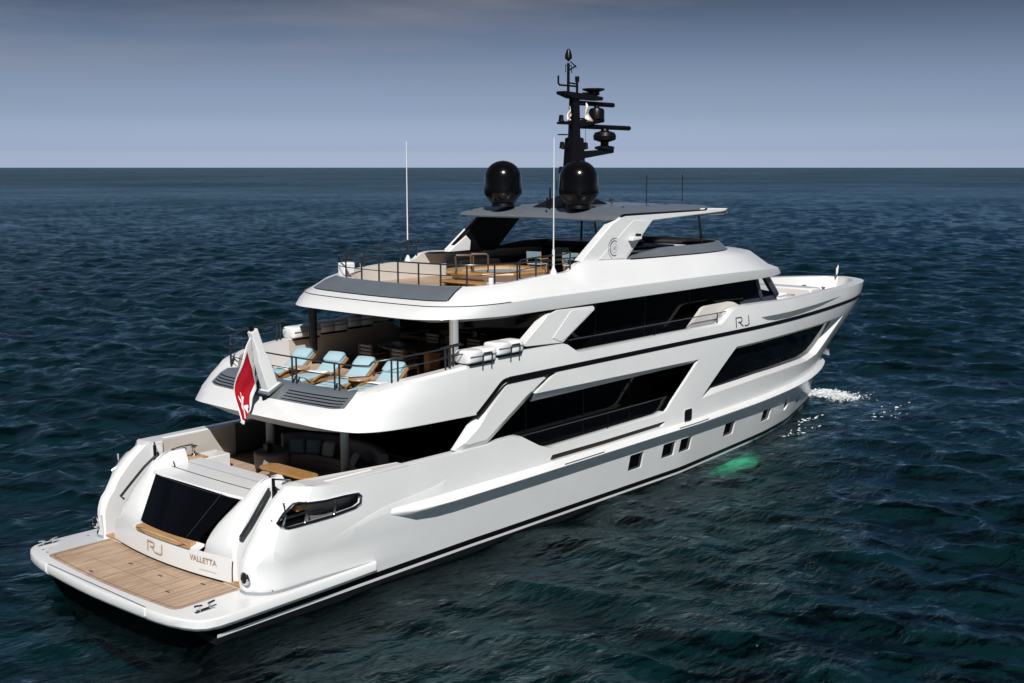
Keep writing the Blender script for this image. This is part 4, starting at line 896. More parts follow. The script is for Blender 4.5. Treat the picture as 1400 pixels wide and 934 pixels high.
# pillars
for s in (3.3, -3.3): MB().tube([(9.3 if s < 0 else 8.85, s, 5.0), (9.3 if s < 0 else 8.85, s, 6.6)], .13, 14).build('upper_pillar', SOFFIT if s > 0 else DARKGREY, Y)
MB().tube([(8.7, 3.36, 4.6), (8.7, 3.36, 6.6)], .035, 8).build('copper_pole', ROSE, Y)
for s in (1.64, -1.64): MB().tube([(6.25, s, 2.1), (6.25, s, 4.1)], .12, 14).build('main_pillar', SOFFIT, Y)
# ------------------------------------------------------------------ guard rails (parts of the yacht)
def railing(path, tops, posts, name='guard_rail', r=.022, mids=(.5,), pr=.026):
    """path: points on the deck edge; tops: rail height above it; posts: positions along the path (0..1)"""
    P = [Vector(p) for p in path]
    L = [0.0]
    for a, b in zip(P[:-1], P[1:]): L.append(L[-1] + (b - a).length)
    def at(t):
        d = t * L[-1]
        for i in range(len(P) - 1):
            if d <= L[i + 1] + 1e-9: return P[i].lerp(P[i + 1], (d - L[i]) / max(1e-9, L[i + 1] - L[i]))
        return P[-1]
    top = [p + Vector((0, 0, tops(p))) for p in P]
    g = MB().tube(top, r, 8).build(name, RAIL, Y)
    for m_ in mids: MB().tube([p + Vector((0, 0, tops(p) * m_)) for p in P], r * .62, 6).build('middle_rail', RAIL, g)
    for t in posts:
        p = at(t); MB().tube([p + Vector((0, 0, -.04)), p + Vector((0, 0, tops(p)))], pr, 8).build('post', RAIL, g)
    return g
half = [a.lerp(b, .35) for a, b in zip(cur[4], cur[5])]
up = [Vector((p.x, -p.y, p.z)) for p in half[::-1]] + half[1:]
up = [Vector((7.9, -3.72, 5.37))] + up + [Vector((7.9, 3.72, 5.37)), Vector((8.65, 3.72, 5.42))]
n_ = 17; ps = []
for i in range(9):
    c = .03 + i * .945 / 8
    ps += [c - .006, c + .006]
railing(up, lambda p: 5.64 - p.z if p.z < 5.05 else .68 - .1 * min(1, (p.z - 5.05) / .3), ps, mids=(.55,))
fh = [a.lerp(b, .45) for a, b in zip(D(f4), D(f5))][:45]
fly = [Vector((p.x, -p.y, p.z)) for p in fh[::-1]] + fh[1:]
i0 = 4; fly = fly[i0 - 2:-i0 + 1]
railing(fly, lambda p: 8.0 - p.z if p.z < 7.5 else max(.42, .58 - .3 * (p.z - 7.5)), [i / 17 for i in range(18)])
# inner rail of the sun deck by the tub, starboard
railing([(12.0, 3.0, 7.0), (14.6, 3.0, 7.0), (16.0, 2.6, 7.0)], lambda p: .95, [0, .33, .66, 1], name='inner_rail')

# hot tub (built in): octagonal wooden rim over a white shell, aft step, two wooden hoops
hx, hs = 14.3, .1
def octo(rx, rs, z, c=.45): return [(hx + a * rx, hs + b * rs, z) for a, b in ((-1, -1 + c), (-1, 1 - c), (-1 + c, 1), (1 - c, 1), (1, 1 - c), (1, -1 + c), (1 - c, -1), (-1 + c, -1))]
tub = MB().loft([octo(1.35, 1.2, 7.0), octo(1.42, 1.26, 7.2), octo(1.5, 1.32, 7.36)], closed=True).build('hot_tub_shell', WHITE, Y)
MB().loft([octo(1.62, 1.44, 7.36), octo(1.64, 1.46, 7.40), octo(1.62, 1.44, 7.455), octo(1.20, 1.02, 7.455), octo(1.18, 1.0, 7.36)], closed=True).build('tub_rim', VARNISH, tub)
MB().loft([octo(1.2, 1.02, 7.40), octo(.001, .001, 7.40)], closed=True).build('tub_water', POOLW, tub)
MB().loft([[(hx - 1.45, s, 7.0), (hx - 1.62, s, 7.02), (hx - 1.95, s, 7.14), (hx - 1.95, s, 7.19), (hx - 1.4, s, 7.19)] for s in (-.7, .9)], closed=True, cap0=True, cap1=True).build('tub_step', VARNISH, tub)
for x in (12.5, 13.2):
    MB().tube([(x, -.05, 7.45), (x - .06, -.05, 7.95), (x - .04, -.02, 8.0), (x + .32, .3, 8.0), (x + .36, .34, 7.95), (x + .36, .34, 7.45)], .03, 8).build('tub_hoop', DKWOOD, tub)
MB().box(17.9, 20.6, 1.6, 2.6, 7.0, 7.84).build('bar_counter', IVORY, Y, bevel=.03)
MB().box(17.85, 19.1, 1.55, 2.65, 7.842, 7.90).build('bar_top', VARNISH, Y, bevel=.01)
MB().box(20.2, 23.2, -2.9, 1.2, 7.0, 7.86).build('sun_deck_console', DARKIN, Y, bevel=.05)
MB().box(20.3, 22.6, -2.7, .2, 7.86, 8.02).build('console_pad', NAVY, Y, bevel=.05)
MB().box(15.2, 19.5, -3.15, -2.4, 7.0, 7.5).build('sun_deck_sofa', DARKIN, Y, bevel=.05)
# small white casing on the aft coaming (port) and on the starboard coaming
wb = MB().box(9.98, 10.42, -2.85, -2.5, 7.37, 7.78).build('life_light_case', PLASTIC, Y, bevel=.05)
MB().tube([(10.2, -2.45, 7.42), (10.5, -2.3, 7.5), (10.55, -2.4, 7.75)], .03, 6).build('case_strap', CHROME, wb)
MB().box(10.5, 10.62, 3.1, 3.2, 7.42, 7.62).build('coaming_lamp', PLASTIC, Y, bevel=.02)

# ------------------------------------------------------------------ loose things
# life raft canisters lying in cradles on the upper bulwark
def raft(loc, label, group):
    t = empty('life_raft', loc, label, 'life raft', group)
    x, s, z = loc
    n = 14; rows = []
    for k, (xx, sc) in enumerate(((-.56, .80), (-.54, .93), (-.48, 1.0), (-.04, 1.0), (-.03, .97), (.03, .97), (.04, 1.0), (.48, 1.0), (.54, .93), (.56, .80))):
        rows.append([(x + xx, s + sc * .30 * (abs(math.cos(a)) ** .4) * (1 if math.cos(a) > 0 else -1), z + .22 + sc * .185 * (abs(math.sin(a)) ** .4) * (1 if math.sin(a) > 0 else -1)) for a in np.linspace(0, 2 * math.pi, 2 * n, endpoint=False)])
    sh = MB().loft(rows, closed=True, cap0=True, cap1=True).build('canister', PLASTIC, t, angle=50)
    MB().tube([(x + xx, s + .312, z + .25) for xx in (-.53, .53)] , .018, 6).build('seam', SOFFIT, sh)
    MB().box(x - .5, x + .5, s - .27, s + .27, z - .01, z + .05).build('cradle_base', BLACK, t)
    o = 1 if s > 0 else -1
    for xx in (-.05, .32):
        MB().tube([(x + xx, s + o * .33, z - .06), (x + xx, s + o * .345, z + .25)], .022, 6).build('cradle_leg', RAIL, t)
    MB().tube([(x - .05, s + o * .345, z + .25), (x - .02, s + o * .35, z + .31), (x + .29, s + o * .35, z + .31), (x + .32, s + o * .345, z + .25)], .022, 6).build('cradle_hoop', RAIL, t)
    return t
raft((9.18, 3.80, 5.40), 'white life raft canister on the near bulwark, the aft one beside the grey pillar', 'life rafts on the upper bulwark')
raft((10.36, 3.80, 5.49), 'white life raft canister on the near bulwark, next to the slanted white wing', 'life rafts on the upper bulwark')
for i, (x, lb) in enumerate(((9.25, 'shaded white life raft canister on the far bulwark, its end lit by the sun'), (10.4, 'shaded white life raft canister on the far bulwark behind the dark pillar'), (11.55, 'shaded white life raft canister farthest forward on the far bulwark'))):
    raft((x, -3.80, 5.36 + .06 * i), lb, 'life rafts on the upper bulwark')

# sun loungers: curved wooden frame, blue mattress with raised back, bolster
def lounger(loc, rot, label):
    t = empty('sun_lounger', loc, label, 'sun lounger', 'sun loungers on the aft upper deck')
    # built unrotated about the world origin of the thing, x = head
    def part(mb, nm, m, par, **k):
        mb.v = [(p[0] + loc[0], p[1] + loc[1], p[2] + loc[2]) for p in mb.v]; return mb.build(nm, m, par, **k)
    side_prof = [(-1.42, .24), (-1.2, .30), (-.9, .34), (-.4, .31), (0, .28), (.35, .26), (.75, .22)]
    sp_ = spline([(a, 0, b) for a, b in side_prof], 3)
    fr = None
    for s in (-.33, .33):
        m = MB().loft([[(p.x, s - .03, p.z - .05), (p.x, s + .03, p.z - .05), (p.x, s + .03, p.z + .04), (p.x, s - .03, p.z + .04)] for p in sp_], closed=True, cap0=True, cap1=True)
        part(m, 'side_rail', VARNISH, t)
        for x in (-1.15, .45):
            part(MB().loft([[(x + d - .05, s - .03, z), (x + d + .05, s - .03, z), (x + d + .05, s + .03, z), (x + d - .05, s + .03, z)] for d, z in ((.12 if x < 0 else -.08, 0), (0, .27))], closed=True, cap0=True, cap1=True), 'leg', VARNISH, t)
        part(MB().loft([[(x, s - .025, z - .03), (x, s + .025, z - .03), (x, s + .025, z + .03), (x, s - .025, z + .03)] for x, z in ((-.02, .30), (.35, .50), (.76, .74))], closed=True, cap0=True, cap1=True), 'back_rail', VARNISH, t)
        part(MB().loft([[(x - .3, s * 1.12 - .03, z), (x - .3, s * 1.12 + .03, z), (x - .3, s * 1.12 + .03, z + .035), (x - .3, s * 1.12 - .03, z + .035)] for x, z in ((-.6, .34), (-.3, .43), (.05, .46), (.4, .40), (.62, .30))], closed=True, cap0=True, cap1=True), 'arm', VARNISH, t)
    def pad(prof, w, th):
        rows = []
        P = [Vector((a, 0, b)) for a, b in prof]
        for i, p in enumerate(P):
            d = (P[min(i + 1, len(P) - 1)] - P[max(i - 1, 0)]).normalized(); nrm = Vector((-d.z, 0, d.x)); e = .75 if i in (0, len(P) - 1) else 1
            r = []
            for a in np.linspace(0, 2 * math.pi, 16, endpoint=False):
                ca, sa = math.cos(a), math.sin(a)
                r.append(p + Vector((0, w * e * (abs(ca) ** .35) * (1 if ca > 0 else -1), 0)) + nrm * (th * e * (abs(sa) ** .5) * (1 if sa > 0 else -1)))
            rows.append(r)
        return MB().loft(rows, closed=True, cap0=True, cap1=True)
    part(pad([(-1.42, .37), (-1.38, .385), (-.9, .41), (-.5, .40), (-.08, .38), (-.04, .38)], .32, .06), 'seat_mattress', BLUE, t, angle=60)
    bk = part(pad([(.0, .38), (.04, .40), (.35, .57), (.74, .79), (.78, .81)], .31, .055), 'back_mattress', BLUE, t, angle=60)
    part(pad([(.38, .68), (.42, .70), (.56, .79), (.70, .87), (.73, .88)], .30, .075), 'bolster', BLUE, t, angle=60)
    t.rotation_euler.z = rot
    return t
R_ = math.radians
LG = [((7.02, -1.62, 4.5), R_(10), 'light blue sun lounger nearest the far bulwark, farthest from the life rafts'),
      ((7.18, -.33, 4.5), R_(12), 'light blue sun lounger, second from the far bulwark, with free deck on both sides'),
      ((7.16, 1.0, 4.5), R_(15), 'light blue sun lounger beside the wooden side table, third from the far bulwark'),
      ((7.12, 2.28, 4.5), R_(15), 'light blue sun lounger nearest the white starboard bulwark')]
for loc, rot, lb in LG:
    lounger(loc, rot, lb)
for (loc, rot, _), lb in zip(LG, ('white towel on the seat of the lounger nearest the far bulwark', 'white towel on the seat of the second lounger from the far bulwark', 'white towel on the seat of the third lounger, beside the side table', 'white towel on the seat of the lounger nearest the starboard bulwark')):
    m = MB(); rows = []
    for x in np.linspace(-.42, -.06, 8):
        rows.append([(loc[0] + x, loc[1] + s, loc[2] + .455 + .03 * math.sin(9 * x + 5 * s) * .6 + (.02 if abs(s) < .2 else 0)) for s in np.linspace(-.26, .26, 8)])
    m.loft(rows); o = m.build('towel', TOWEL); sf = o.modifiers.new('solid', 'SOLIDIFY'); sf.thickness = .03; sf.offset = 1
    c, s_ = math.cos(rot), math.sin(rot)
    for v in o.data.vertices:
        dx, dy = v.co.x - loc[0], v.co.y + loc[1]; v.co.x = loc[0] + dx * c - dy * s_; v.co.y = -loc[1] + dx * s_ + dy * c
    tag(o, lb, 'towel', 'towels on the loungers')
def side_table(loc, label):
    t = empty('side_table', loc, label, 'side table', 'side tables between the loungers'); x, s, z = loc
    MB().lathe([(.05, .5), (.30, .5), (.31, .52), (.30, .545), (.02, .545)], (x, s, z), 24).build('table_top', VARNISH, t)
    for a in range(3): MB().tube([(x + .2 * math.cos(a * 2.1), s + .2 * math.sin(a * 2.1), z), (x + .16 * math.cos(a * 2.1), s + .16 * math.sin(a * 2.1), z + .51)], .025, 8).build('leg', CHROME, t)
side_table((6.85, -.98, 4.5), 'low round wooden side table between the two far sun loungers')
side_table((6.8, 1.66, 4.5), 'low round wooden side table between the two near sun loungers')

# dining set under the fly bridge
t = empty('dining_table', (10.7, -.1, 4.5), 'long oval brown wooden dining table in the shade of the upper deck', 'dining table')
rows = [[(10.7 + r * .75 * math.cos(a), -.1 + r * 1.5 * math.sin(a), z) for a in np.linspace(0, 2 * math.pi, 36, endpoint=False)] for r, z in ((.9, 5.21), (1, 5.23), (1, 5.26), (.97, 5.27))]
MB().loft(rows, closed=True, cap0=True, cap1=True).build('table_top', DKWOOD, t)
for s in (-.8, .6): MB().box(10.45, 10.95, s - .12, s + .12, 4.5, 5.21).build('table_pedestal', VARNISH, t, bevel=.03)
def dining_chair(loc, rot, label):
    t = empty('dining_chair', loc, label, 'chair', 'chairs round the dining table'); x, s, z = loc
    MB().box(x - .27, x + .27, s - .27, s + .27, z + .40, z + .50).build('seat', STRIPED, t, bevel=.03)
    MB().box(x - .27, x + .27, s - .28, s + .28, z + .34, z + .398).build('seat_frame', DKWOOD, t)
    for i in range(4):
        MB().box(x - .34, x - .28, s - .27, s + .27, z + .54 + i * .11, z + .62 + i * .11).build('back_cushion', STRIPED, t, bevel=.02)
    for a in (-.27, .27):
        for b in (-.27, .25): MB().box(x + b - .025, x + b + .025, s + a - .025, s + a + .025, z, z + .34).build('leg', DKWOOD, t)
        MB().box(x - .36, x - .275, s + a - .02, s + a + .02, z + .398, z + .98).build('back_post', DKWOOD, t)
        MB().box(x - .275, x + .25, s + a - .02, s + a + .02, z + .64, z + .68).build('armrest', DKWOOD, t)
    t.rotation_euler.z = rot
for (x, s, r, lb) in ((9.55, -.75, 0, 'shaded slat backed dining chair on the near long side, towards the far bulwark'), (9.55, .65, 0, 'shaded slat backed dining chair on the near long side, behind the loungers'),
                      (10.7, 1.95, R_(90), 'shaded slat backed dining chair at the starboard end of the table'), (11.85, -.8, R_(180), 'shaded dining chair on the forward side of the table, towards the far bulwark'),
                      (11.85, .1, R_(180), 'shaded dining chair at the middle of the forward side of the table'), (11.85, 1.0, R_(180), 'shaded dining chair on the forward side of the table, towards the grey pillar')):
    dining_chair((x, s, 4.5), r, lb)

# main deck: curved sofa round the pillars, pillows, wooden tables
t = empty('cockpit_sofa', (6.9, .5, 2.1), 'large curved taupe sofa wrapping round the cockpit under the overhang', 'sofa')
plan = spline([(5.55, -1.55, 0), (6.1, -1.62, 0), (6.8, -1.45, 0), (7.25, -.8, 0), (7.4, .2, 0), (7.3, 1.2, 0), (6.95, 2.0, 0), (6.3, 2.45, 0), (5.6, 2.5, 0)], 5)
def off_plan(d):
    out = []
    for i, p in enumerate(plan):
        dr = (plan[min(i + 1, len(plan) - 1)] - plan[max(i - 1, 0)]).normalized(); out.append(p + Vector((dr.y, -dr.x, 0)) * d)
    return out
i_, o_p = off_plan(-.42), off_plan(.42)
if abs(i_[20].x) > abs(o_p[20].x): i_, o_p = o_p, i_
b_ = [p.lerp(q, .68) for p, q in zip(i_, o_p)]
zed = lambda P, z: [Vector((p.x, p.y, z)) for p in P]
def sweep(cols, a=0, z=None):
    """closed cross sections along the sofa: cols are (fraction across, height)"""
    n = len(plan); secs = [[Vector((i_[k].lerp(o_p[k], f).x, i_[k].lerp(o_p[k], f).y, h)) for f, h in cols] for k in range(a, n - (z or 0))]
    return MB().loft(secs, closed=True, cap0=True, cap1=True)
sweep([(0, 2.1), (-.01, 2.34), (1, 2.34), (1, 2.1)], 7, 6).build('sofa_base', SOFA, t)
sweep([(0, 2.345), (-.03, 2.42), (.02, 2.50), (.62, 2.52), (.64, 2.345)], 8, 7).build('seat_cushion', SOFA, t, angle=50)
sweep([(.64, 2.345), (.66, 2.9), (.74, 2.97), (.92, 2.97), (1.0, 2.9), (1.0, 2.345)], 9, 9).build('backrest', SOFA, t, angle=50)
for (x, s, nm) in ((6.2, -1.5, 'arm'), (6.15, 2.32, 'arm')):
    MB().lathe([(.46, 0), (.52, .06), (.54, .46), (.50, .51), (.02, .52)], (x, s, 2.1), 26).build('arm', SOFA, t, angle=40)
def pillow(loc, rz, tilt, m, label):
    rows = []
    for u in np.linspace(-1, 1, 9):
        rows.append([(0.09 * ((1 - u ** 4) * (1 - v ** 4)) ** .5, .23 * u * (1 - .06 * v * v), .22 * v * (1 - .06 * u * u)) for v in np.linspace(-1, 1, 9)])
    mb = MB().loft(rows); mb2 = MB().loft([[(-p[0], p[1], p[2]) for p in r] for r in rows]); mb.add(mb2.v, mb2.f)
    M_ = Matrix.Rotation(rz, 3, 'Z') @ Matrix.Rotation(tilt, 3, 'Y')
    mb.v = [tuple(Vector(loc) + M_ @ Vector(p)) for p in mb.v]
    o = mb.build('pillow', m, angle=60); tag(o, label, 'pillow', 'pillows on the cockpit sofa')
pillow((6.75, -1.05, 2.73), -.7, .3, PILLOWC, 'dark teal pillow at the far left end of the curved sofa')
pillow((7.0, -.62, 2.73), -.45, .3, PILLOWC, 'larger dark teal pillow, second from the left on the curved sofa')
pillow((7.12, -.08, 2.72), -.1, .3, PILLOWL, 'light grey pillow upright near the middle of the curved sofa')
pillow((6.98, 1.25, 2.68), .55, .55, PILLOWL, 'light grey pillow leaning at a tilt on the right side of the sofa')
t = empty('coffee_table', (5.3, .35, 2.1), 'varnished wooden coffee table with rounded ends in front of the sofa', 'coffee table')
tp = [(5.02, -.55), (5.12, -.68), (5.5, -.68), (5.62, -.5), (5.62, 1.25), (5.5, 1.4), (5.1, 1.4), (5.0, 1.25)]
MB().prism([(x, s, 2.47) for x, s in rounded(tp, .12)], (0, 0, .05)).build('table_top', VARNISH, t, bevel=.01)
for s in (-.3, 1.0): MB().box(5.22, 5.42, s - .08, s + .08, 2.1, 2.468).build('table_leg', WHITE, t, bevel=.02)
t = empty('small_table', (5.1, 2.2, 2.1), 'small wooden side table by the starboard bulwark, mostly hidden', 'side table')
MB().box(4.85, 5.4, 1.9, 2.5, 2.5, 2.54).build('table_top', VARNISH, t, bevel=.01); MB().box(5.05, 5.2, 2.1, 2.3, 2.1, 2.499).build('table_leg', WHITE, t)
t = empty('lantern', (6.05, -1.75, 2.61), 'small black box lantern on the far end of the sofa', 'lantern')
MB().box(5.92, 6.12, -1.55, -1.35, 2.61, 2.85).build('lantern_body', BLACK, t, bevel=.01); MB().tube([(5.95, -1.45, 2.85), (6.02, -1.45, 2.94), (6.09, -1.45, 2.85)], .012, 6).build('lantern_handle', BLACK, t)

# sun deck: folding chairs round a table under the hardtop
def deck_chair(loc, rot, label):
    t = empty('folding_chair', loc, label, 'folding chair', 'folding chairs under the hardtop'); x, s, z = loc
    for a in (-.27, .27):
        MB().tube([(x - .22, s + a, z), (x + .22, s + a, z + .46)], .02, 6).build('cross_leg', VARNISH, t); MB().tube([(x + .22, s + a * .92, z), (x - .22, s + a * .92, z + .46)], .02, 6).build('cross_leg', VARNISH, t)
        MB().tube([(x - .22, s + a, z + .46), (x - .26, s + a, z + .90)], .02, 6).build('back_post', VARNISH, t)
        MB().box(x - .26, x + .26, s + a - .03, s + a + .03, z + .63, z + .66).build('armrest', VARNISH, t)
    MB().box(x - .22, x + .22, s - .25, s + .25, z + .45, z + .48).build('seat', BLUE, t); MB().box(x - .275, x - .255, s - .27, s + .27, z + .66, z + .90).build('backrest', PILLOWC, t)
    t.rotation_euler.z = rot
for x, s, r, lb in ((16.7, -.2, R_(10), 'folding chair with pale blue seat just forward of the hot tub'), (17.0, 1.1, R_(20), 'folding chair with pale blue seat behind the white whip aerial'),
                    (18.3, 1.5, R_(120), 'folding chair with pale blue seat beside the hardtop strut, starboard'), (18.4, -.6, R_(200), 'folding chair with pale blue seat deep in the hardtop shade')):
    deck_chair((x, s, 7.0), r, lb)
t = empty('sun_deck_table', (17.6, .4, 7.0), 'square dark table among the folding chairs under the hardtop', 'table')
MB().box(17.2, 18.0, 0.0, .8, 7.70, 7.74).build('table_top', DKWOOD, t); MB().box(17.5, 17.7, .3, .5, 7.0, 7.699).build('table_leg', CHROME, t)

# flags
def cloth(name, T, B, nu, nv, ripple, colour, mats, label, cat):
    T = spline([Vector(p) for p in T], 8); B = spline([Vector(p) for p in B], 8)
    def at(P, u): f = u * (len(P) - 1); i = min(int(f), len(P) - 2); return P[i].lerp(P[i + 1], f - i)
    m = MB(); rows = []
    for i in range(nu + 1):
        u = i / nu; a, b = at(T, u), at(B, u); rows.append([a.lerp(b, j / nv) + Vector(ripple(u, j / nv)) for j in range(nv + 1)])
    m.loft(rows)
    m.mi = [colour((k // nv + .5) / nu, (k % nv + .5) / nv) for k in range(nu * nv)]
    o = m.build(name, mats, angle=80); sf = o.modifiers.new('solid', 'SOLIDIFY'); sf.thickness = .012
    return tag(o, label, cat)
def ens(u, v):
    if v < .10 or v > .86 or u < .15 or u > .93: return 1
    x, y = (u - .72) * 1.5 / .25, (v - .5) / .25
    if max(abs(x), abs(y)) < 1:
        r = max(abs(x), abs(y)); q = min(abs(x), abs(y))
        if q < .5 * r * (1 if r < .7 else 1) and not (r > .72 and q < (r - .72) * .9): return 1
    return 0
cloth('ensign', [(4.50, -.04, 6.27), (4.17, .05, 5.94), (4.03, .02, 5.45), (4.02, -.05, 4.95), (4.02, -.02, 4.45), (4.02, 0, 4.02)],
      [(4.63, -.06, 4.98), (4.52, .14, 4.84), (4.38, .22, 4.62), (4.27, .14, 4.42), (4.19, .06, 4.22), (4.12, .02, 4.02)], 60, 40,
      lambda u, v: (.02 * math.sin(9 * u + 3 * v) * u, .13 * math.sin(7.5 * u + 2.4 * v) * min(1, 2.5 * u) + .05 * math.sin(14 * v + 5 * u) * u, -.03 * math.sin(3.14 * v) * u), ens, [RED, CLOTHW],
      'red ensign with white border and white cross drooping from the stern flag staff', 'flag')
cloth('jack', [(39.80, 0, 5.98), (39.72, .08, 5.90), (39.7, .02, 5.80), (39.68, .05, 5.7)], [(39.76, 0, 5.62), (39.7, .06, 5.55), (39.68, .03, 5.5), (39.66, .04, 5.45)], 12, 10, lambda u, v: (0, .04 * math.sin(9 * u), 0), lambda u, v: 0, [CLOTHW], 'small pale flag hanging from the jackstaff at the bow', 'flag')
cloth('courtesy_flag', [(18.98, .1, 13.0), (19.1, .14, 12.7), (19.35, .1, 12.35)], [(18.85, .1, 12.5), (18.95, .16, 12.42), (19.0, .1, 12.34)], 14, 10, lambda u, v: (0, .05 * math.sin(8 * u + 2 * v), 0), lambda u, v: 1 if .3 < v < .45 else (2 if .12 < v < .2 and u > .4 else 0), [CLOTHW, YELLOW, RED], 'white and yellow courtesy flag hanging at the forward side of the mast', 'flag')
cloth('signal_flag', [(18.05, .1, 12.85), (17.95, .14, 12.6), (17.86, .1, 12.36)], [(18.1, .1, 12.5), (18.05, .16, 12.4), (18.0, .1, 12.32)], 12, 8, lambda u, v: (0, .05 * math.sin(8 * u + 2 * v), 0), lambda u, v: 1 if .4 < v < .6 else 0, [CLOTHW, RED], 'small white and red flag hanging at the aft side of the mast', 'flag')
# ------------------------------------------------------------------ the sea
def water_material():
    """clear water: a rippled reflecting surface over dark depths, so things just under it show"""
    m = bpy.data.materials.new('sea water'); m.use_nodes = True; nt = m.node_tree; N, L = nt.nodes, nt.links
    N.remove(N['Principled BSDF']); out = N['Material Output']
    geo = N.new('ShaderNodeNewGeometry')
    h = None
    for sc, rot, stretch, st, det in ((0.10, 0.35, (1, 2.6, 1), 0.9, 2), (0.42, 0.5, (1, 2.0, 1), 0.30, 2), (1.3, 0.8, (1, 2.0, 1), .13, 3), (3.6, 0.25, (1, 1.7, 1), 0.056, 4)):
        mp = N.new('ShaderNodeMapping'); mp.inputs['Rotation'].default_value = (0, 0, rot); mp.inputs['Scale'].default_value = stretch
        n = N.new('ShaderNodeTexNoise'); n.inputs['Scale'].default_value = sc; n.inputs['Detail'].default_value = det; n.inputs['Roughness'].default_value = .55; n.inputs['Distortion'].default_value = .3
        L.new(geo.outputs['Position'], mp.inputs[0]); L.new(mp.outputs[0], n.inputs[0])
        ml = N.new('ShaderNodeMath'); ml.operation = 'MULTIPLY'; ml.inputs[1].default_value = st; L.new(n.outputs['Fac'], ml.inputs[0])
        if h is None: h = ml
        else:
            ad = N.new('ShaderNodeMath'); ad.operation = 'ADD'; L.new(h.outputs[0], ad.inputs[0]); L.new(ml.outputs[0], ad.inputs[1]); h = ad
    pn = N.new('ShaderNodeTexNoise'); pn.inputs['Scale'].default_value = 0.045; pn.inputs['Detail'].default_value = 3; L.new(geo.outputs['Position'], pn.inputs[0])
    pr = N.new('ShaderNodeMapRange'); pr.inputs[1].default_value = .35; pr.inputs[2].default_value = .65; pr.inputs[3].default_value = .55; pr.inputs[4].default_value = 1.0; L.new(pn.outputs['Fac'], pr.inputs[0])
    bp = N.new('ShaderNodeBump'); bp.inputs['Distance'].default_value = 1.0; L.new(h.outputs[0], bp.inputs['Height']); L.new(pr.outputs[0], bp.inputs['Strength'])
    fr = N.new('ShaderNodeFresnel'); fr.inputs['IOR'].default_value = 1.33; L.new(bp.outputs[0], fr.inputs['Normal'])
    ln = N.new('ShaderNodeVectorMath'); ln.operation = 'LENGTH'; L.new(geo.outputs['Position'], ln.inputs[0])
    far = N.new('ShaderNodeMapRange'); far.inputs[1].default_value = 60; far.inputs[2].default_value = 900; L.new(ln.outputs['Value'], far.inputs[0])
    rg = N.new('ShaderNodeMapRange'); rg.inputs[3].default_value = .09; rg.inputs[4].default_value = .27; L.new(far.outputs[0], rg.inputs[0])
    rf = N.new('ShaderNodeMapRange'); rf.inputs[3].default_value = .92; rf.inputs[4].default_value = .66; L.new(far.outputs[0], rf.inputs[0])
    fm = N.new('ShaderNodeMath'); fm.operation = 'MULTIPLY'; L.new(fr.outputs[0], fm.inputs[0]); 
    # cat's paws: broad patches where the wind roughens the water
    wp = N.new('ShaderNodeTexNoise'); wp.inputs['Scale'].default_value = .006; wp.inputs['Detail'].default_value = 8; wp.inputs['Roughness'].default_value = .65; L.new(geo.outputs['Position'], wp.inputs[0])
    wr = N.new('ShaderNodeMapRange'); wr.inputs[1].default_value = .32; wr.inputs[2].default_value = .68; wr.inputs[3].default_value = .62; wr.inputs[4].default_value = 1.25; L.new(wp.outputs['Fac'], wr.inputs[0])
    wm_ = N.new('ShaderNodeMath'); wm_.operation = 'MULTIPLY'; L.new(rf.outputs[0], wm_.inputs[0]); L.new(wr.outputs[0], wm_.inputs[1]); L.new(wm_.outputs[0], fm.inputs[1])
    gl_ = N.new('ShaderNodeBsdfGlossy'); L.new(rg.outputs[0], gl_.inputs['Roughness']); gl_.inputs['Color'].default_value = (.68, .91, 1, 1); L.new(bp.outputs[0], gl_.inputs['Normal'])
    tr = N.new('ShaderNodeBsdfTransparent'); tr.inputs[0].default_value = (.60, .85, .84, 1)
    mx = N.new('ShaderNodeMixShader')
    L.new(fm.outputs[0], mx.inputs[0]); L.new(tr.outputs[0], mx.inputs[1]); L.new(gl_.outputs[0], mx.inputs[2]); L.new(mx.outputs[0], out.inputs[0])
    return m
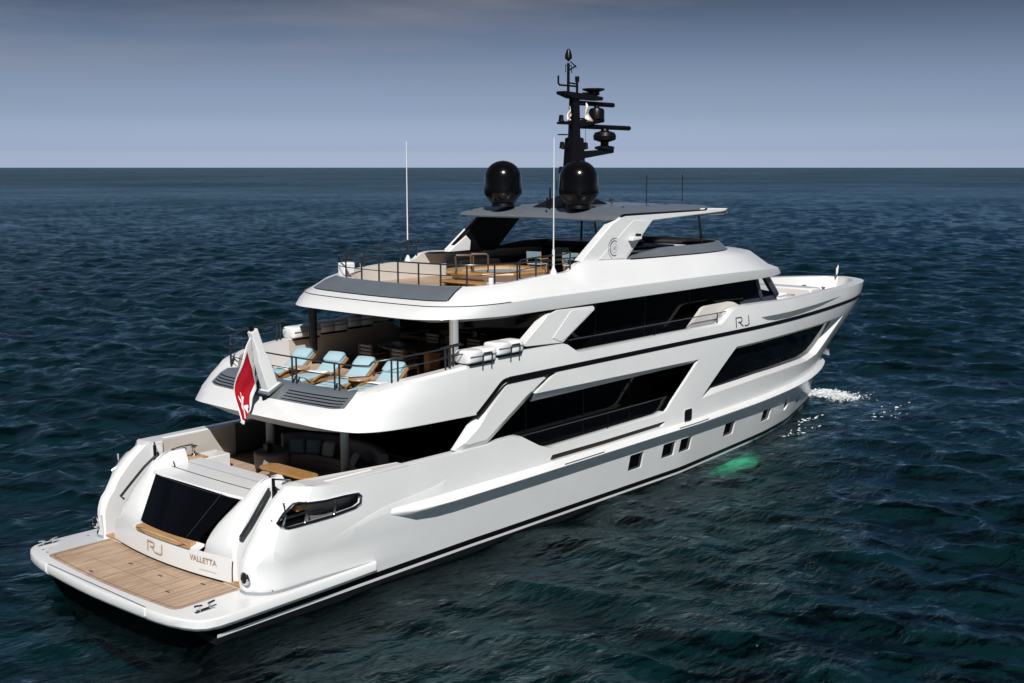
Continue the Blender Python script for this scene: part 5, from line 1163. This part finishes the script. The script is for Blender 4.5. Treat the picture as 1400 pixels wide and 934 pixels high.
def build_sea():
    rng = np.random.default_rng(7)
    cx, cy = -14.0, -25.2
    base = AZ
    # fine sectors where the photograph looks, coarse behind
    fine = np.linspace(-.62, .62, 760); coarse = np.linspace(.62, 2 * math.pi - .62, 80)[1:-1]
    th = base + np.concatenate([fine, coarse])
    r = [6.0]
    while r[-1] < 170: r.append(r[-1] * 1.0034 + .02)
    while r[-1] < 1500: r.append(r[-1] * 1.007)
    while r[-1] < 60000: r.append(r[-1] * 1.06)
    r = np.array(r); nt_, nr = len(th), len(r)
    R, T = np.meshgrid(r, th, indexing='ij')
    X = cx + R * np.cos(T); Y_ = cy + R * np.sin(T); Z = np.zeros_like(X); DX = np.zeros_like(X); DY = np.zeros_like(X)
    fade = np.clip((1500 - R) / 700, 0, 1)
    dxy = np.hypot(np.maximum(0, np.maximum(2 - X, X - 38)), np.maximum(0, np.abs(Y_) - 3.6)); fade = fade * (.25 + .75 * np.clip(dxy / 9, 0, 1))
    for k in range(110):
        lam = 0.65 * (5.2 / 0.65) ** rng.random(); ang = math.radians(205) + rng.normal(0, .75); kk = 2 * math.pi / lam
        amp = 0.0058 * lam ** 0.92 * rng.uniform(.5, 1.4)
        ph = rng.random() * 6.283
        a = kk * (X * math.cos(ang) + Y_ * math.sin(ang)) + ph
        res = np.clip((lam * 130 - R) / (lam * 50), 0, 1)
        Z += amp * np.cos(a) * res; DX -= .8 * amp * math.cos(ang) * np.sin(a) * res; DY -= .8 * amp * math.sin(ang) * np.sin(a) * res
    Z *= fade; X = X + DX * fade; Y_ = Y_ + DY * fade
    Z -= .02
    co = np.stack([X, Y_, Z], -1).reshape(-1, 3)
    i = np.arange(nr - 1)[:, None] * nt_; j = np.arange(nt_)[None, :]; j2 = (j + 1) % nt_
    q = np.stack([i + j, i + nt_ + j, i + nt_ + j2, i + j2], -1).reshape(-1, 4)
    # disc under the viewpoint
    c0 = len(co); co = np.vstack([co, [[cx, cy, -.02]]])
    me = bpy.data.meshes.new('sea'); nf = len(q); tri = np.stack([np.full(nt_, c0), np.arange(nt_), (np.arange(nt_) + 1) % nt_], -1)
    me.vertices.add(len(co)); me.vertices.foreach_set('co', co.astype(np.float32).ravel())
    me.loops.add(nf * 4 + nt_ * 3); me.loops.foreach_set('vertex_index', np.concatenate([q.ravel(), tri.ravel()]).astype(np.int32))
    me.polygons.add(nf + nt_); me.polygons.foreach_set('loop_start', np.concatenate([np.arange(nf) * 4, nf * 4 + np.arange(nt_) * 3]).astype(np.int32))
    me.update(calc_edges=True); me.validate()
    me.polygons.foreach_set('use_smooth', np.ones(len(me.polygons), bool))
    me.materials.append(water_material())
    o = bpy.data.objects.new('sea', me); C.objects.link(o); tag(o, kind='structure')
    dm = mat('deep water', (0.0055, 0.0240, 0.0290), 1.0, spec=0.0)
    d = MB().lathe([(50000, -2.2), (50000, -2.3)], (0, 0, 0), 64).build('deep_water', dm); tag(d, kind='structure')
build_sea()

# foam thrown up at the bow, and flecks by the stern and the drains
def foam(name, centres, n, seed, spread):
    rng = np.random.default_rng(seed); m = MB()
    for k in range(n):
        cx_, cs_, rx, rs = centres[rng.integers(len(centres))]
        x, s = cx_ + rng.normal(0, rx), cs_ + rng.normal(0, rs)
        r = .010 + .045 * rng.random() ** 3; z = .02 + .09 * rng.random() ** 2; q = 6; st = rng.uniform(1.0, 4.0); a0 = rng.uniform(-.5, .9)
        P = []
        for i in range(q):
            a = 2 * math.pi * i / q; rr = r * rng.uniform(.6, 1.2); u, v = rr * math.cos(a) * st, rr * math.sin(a)
            P.append((x + u * math.cos(a0) - v * math.sin(a0), s + u * math.sin(a0) + v * math.cos(a0), z + rng.uniform(-.02, .02)))
        c = (x, s, z + r * .5)
        m.add(P + [c], [[i, (i + 1) % q, q] for i in range(q)])
    return tag(m.build(name, FOAM, angle=80), kind='stuff')
FOAM = mat('sea foam', (.78, .82, .84), .8, spec=.2)
foam('bow_foam', [(36.9, .8, .4, .25), (36.9, 1.2, .4, .35), (36.9, 1.7, .3, .4), (36.9, .9, .35, .3), (37.2, 1.0, .35, .3), (36.8, 2.0, .5, .45)], 3000, 3, 1)
foam('side_foam', [(31.2, 3.1, .7, .08), (28.5, 3.9, .9, .12), (34.5, 5.0, 1.6, .5)], 90, 5, 1)
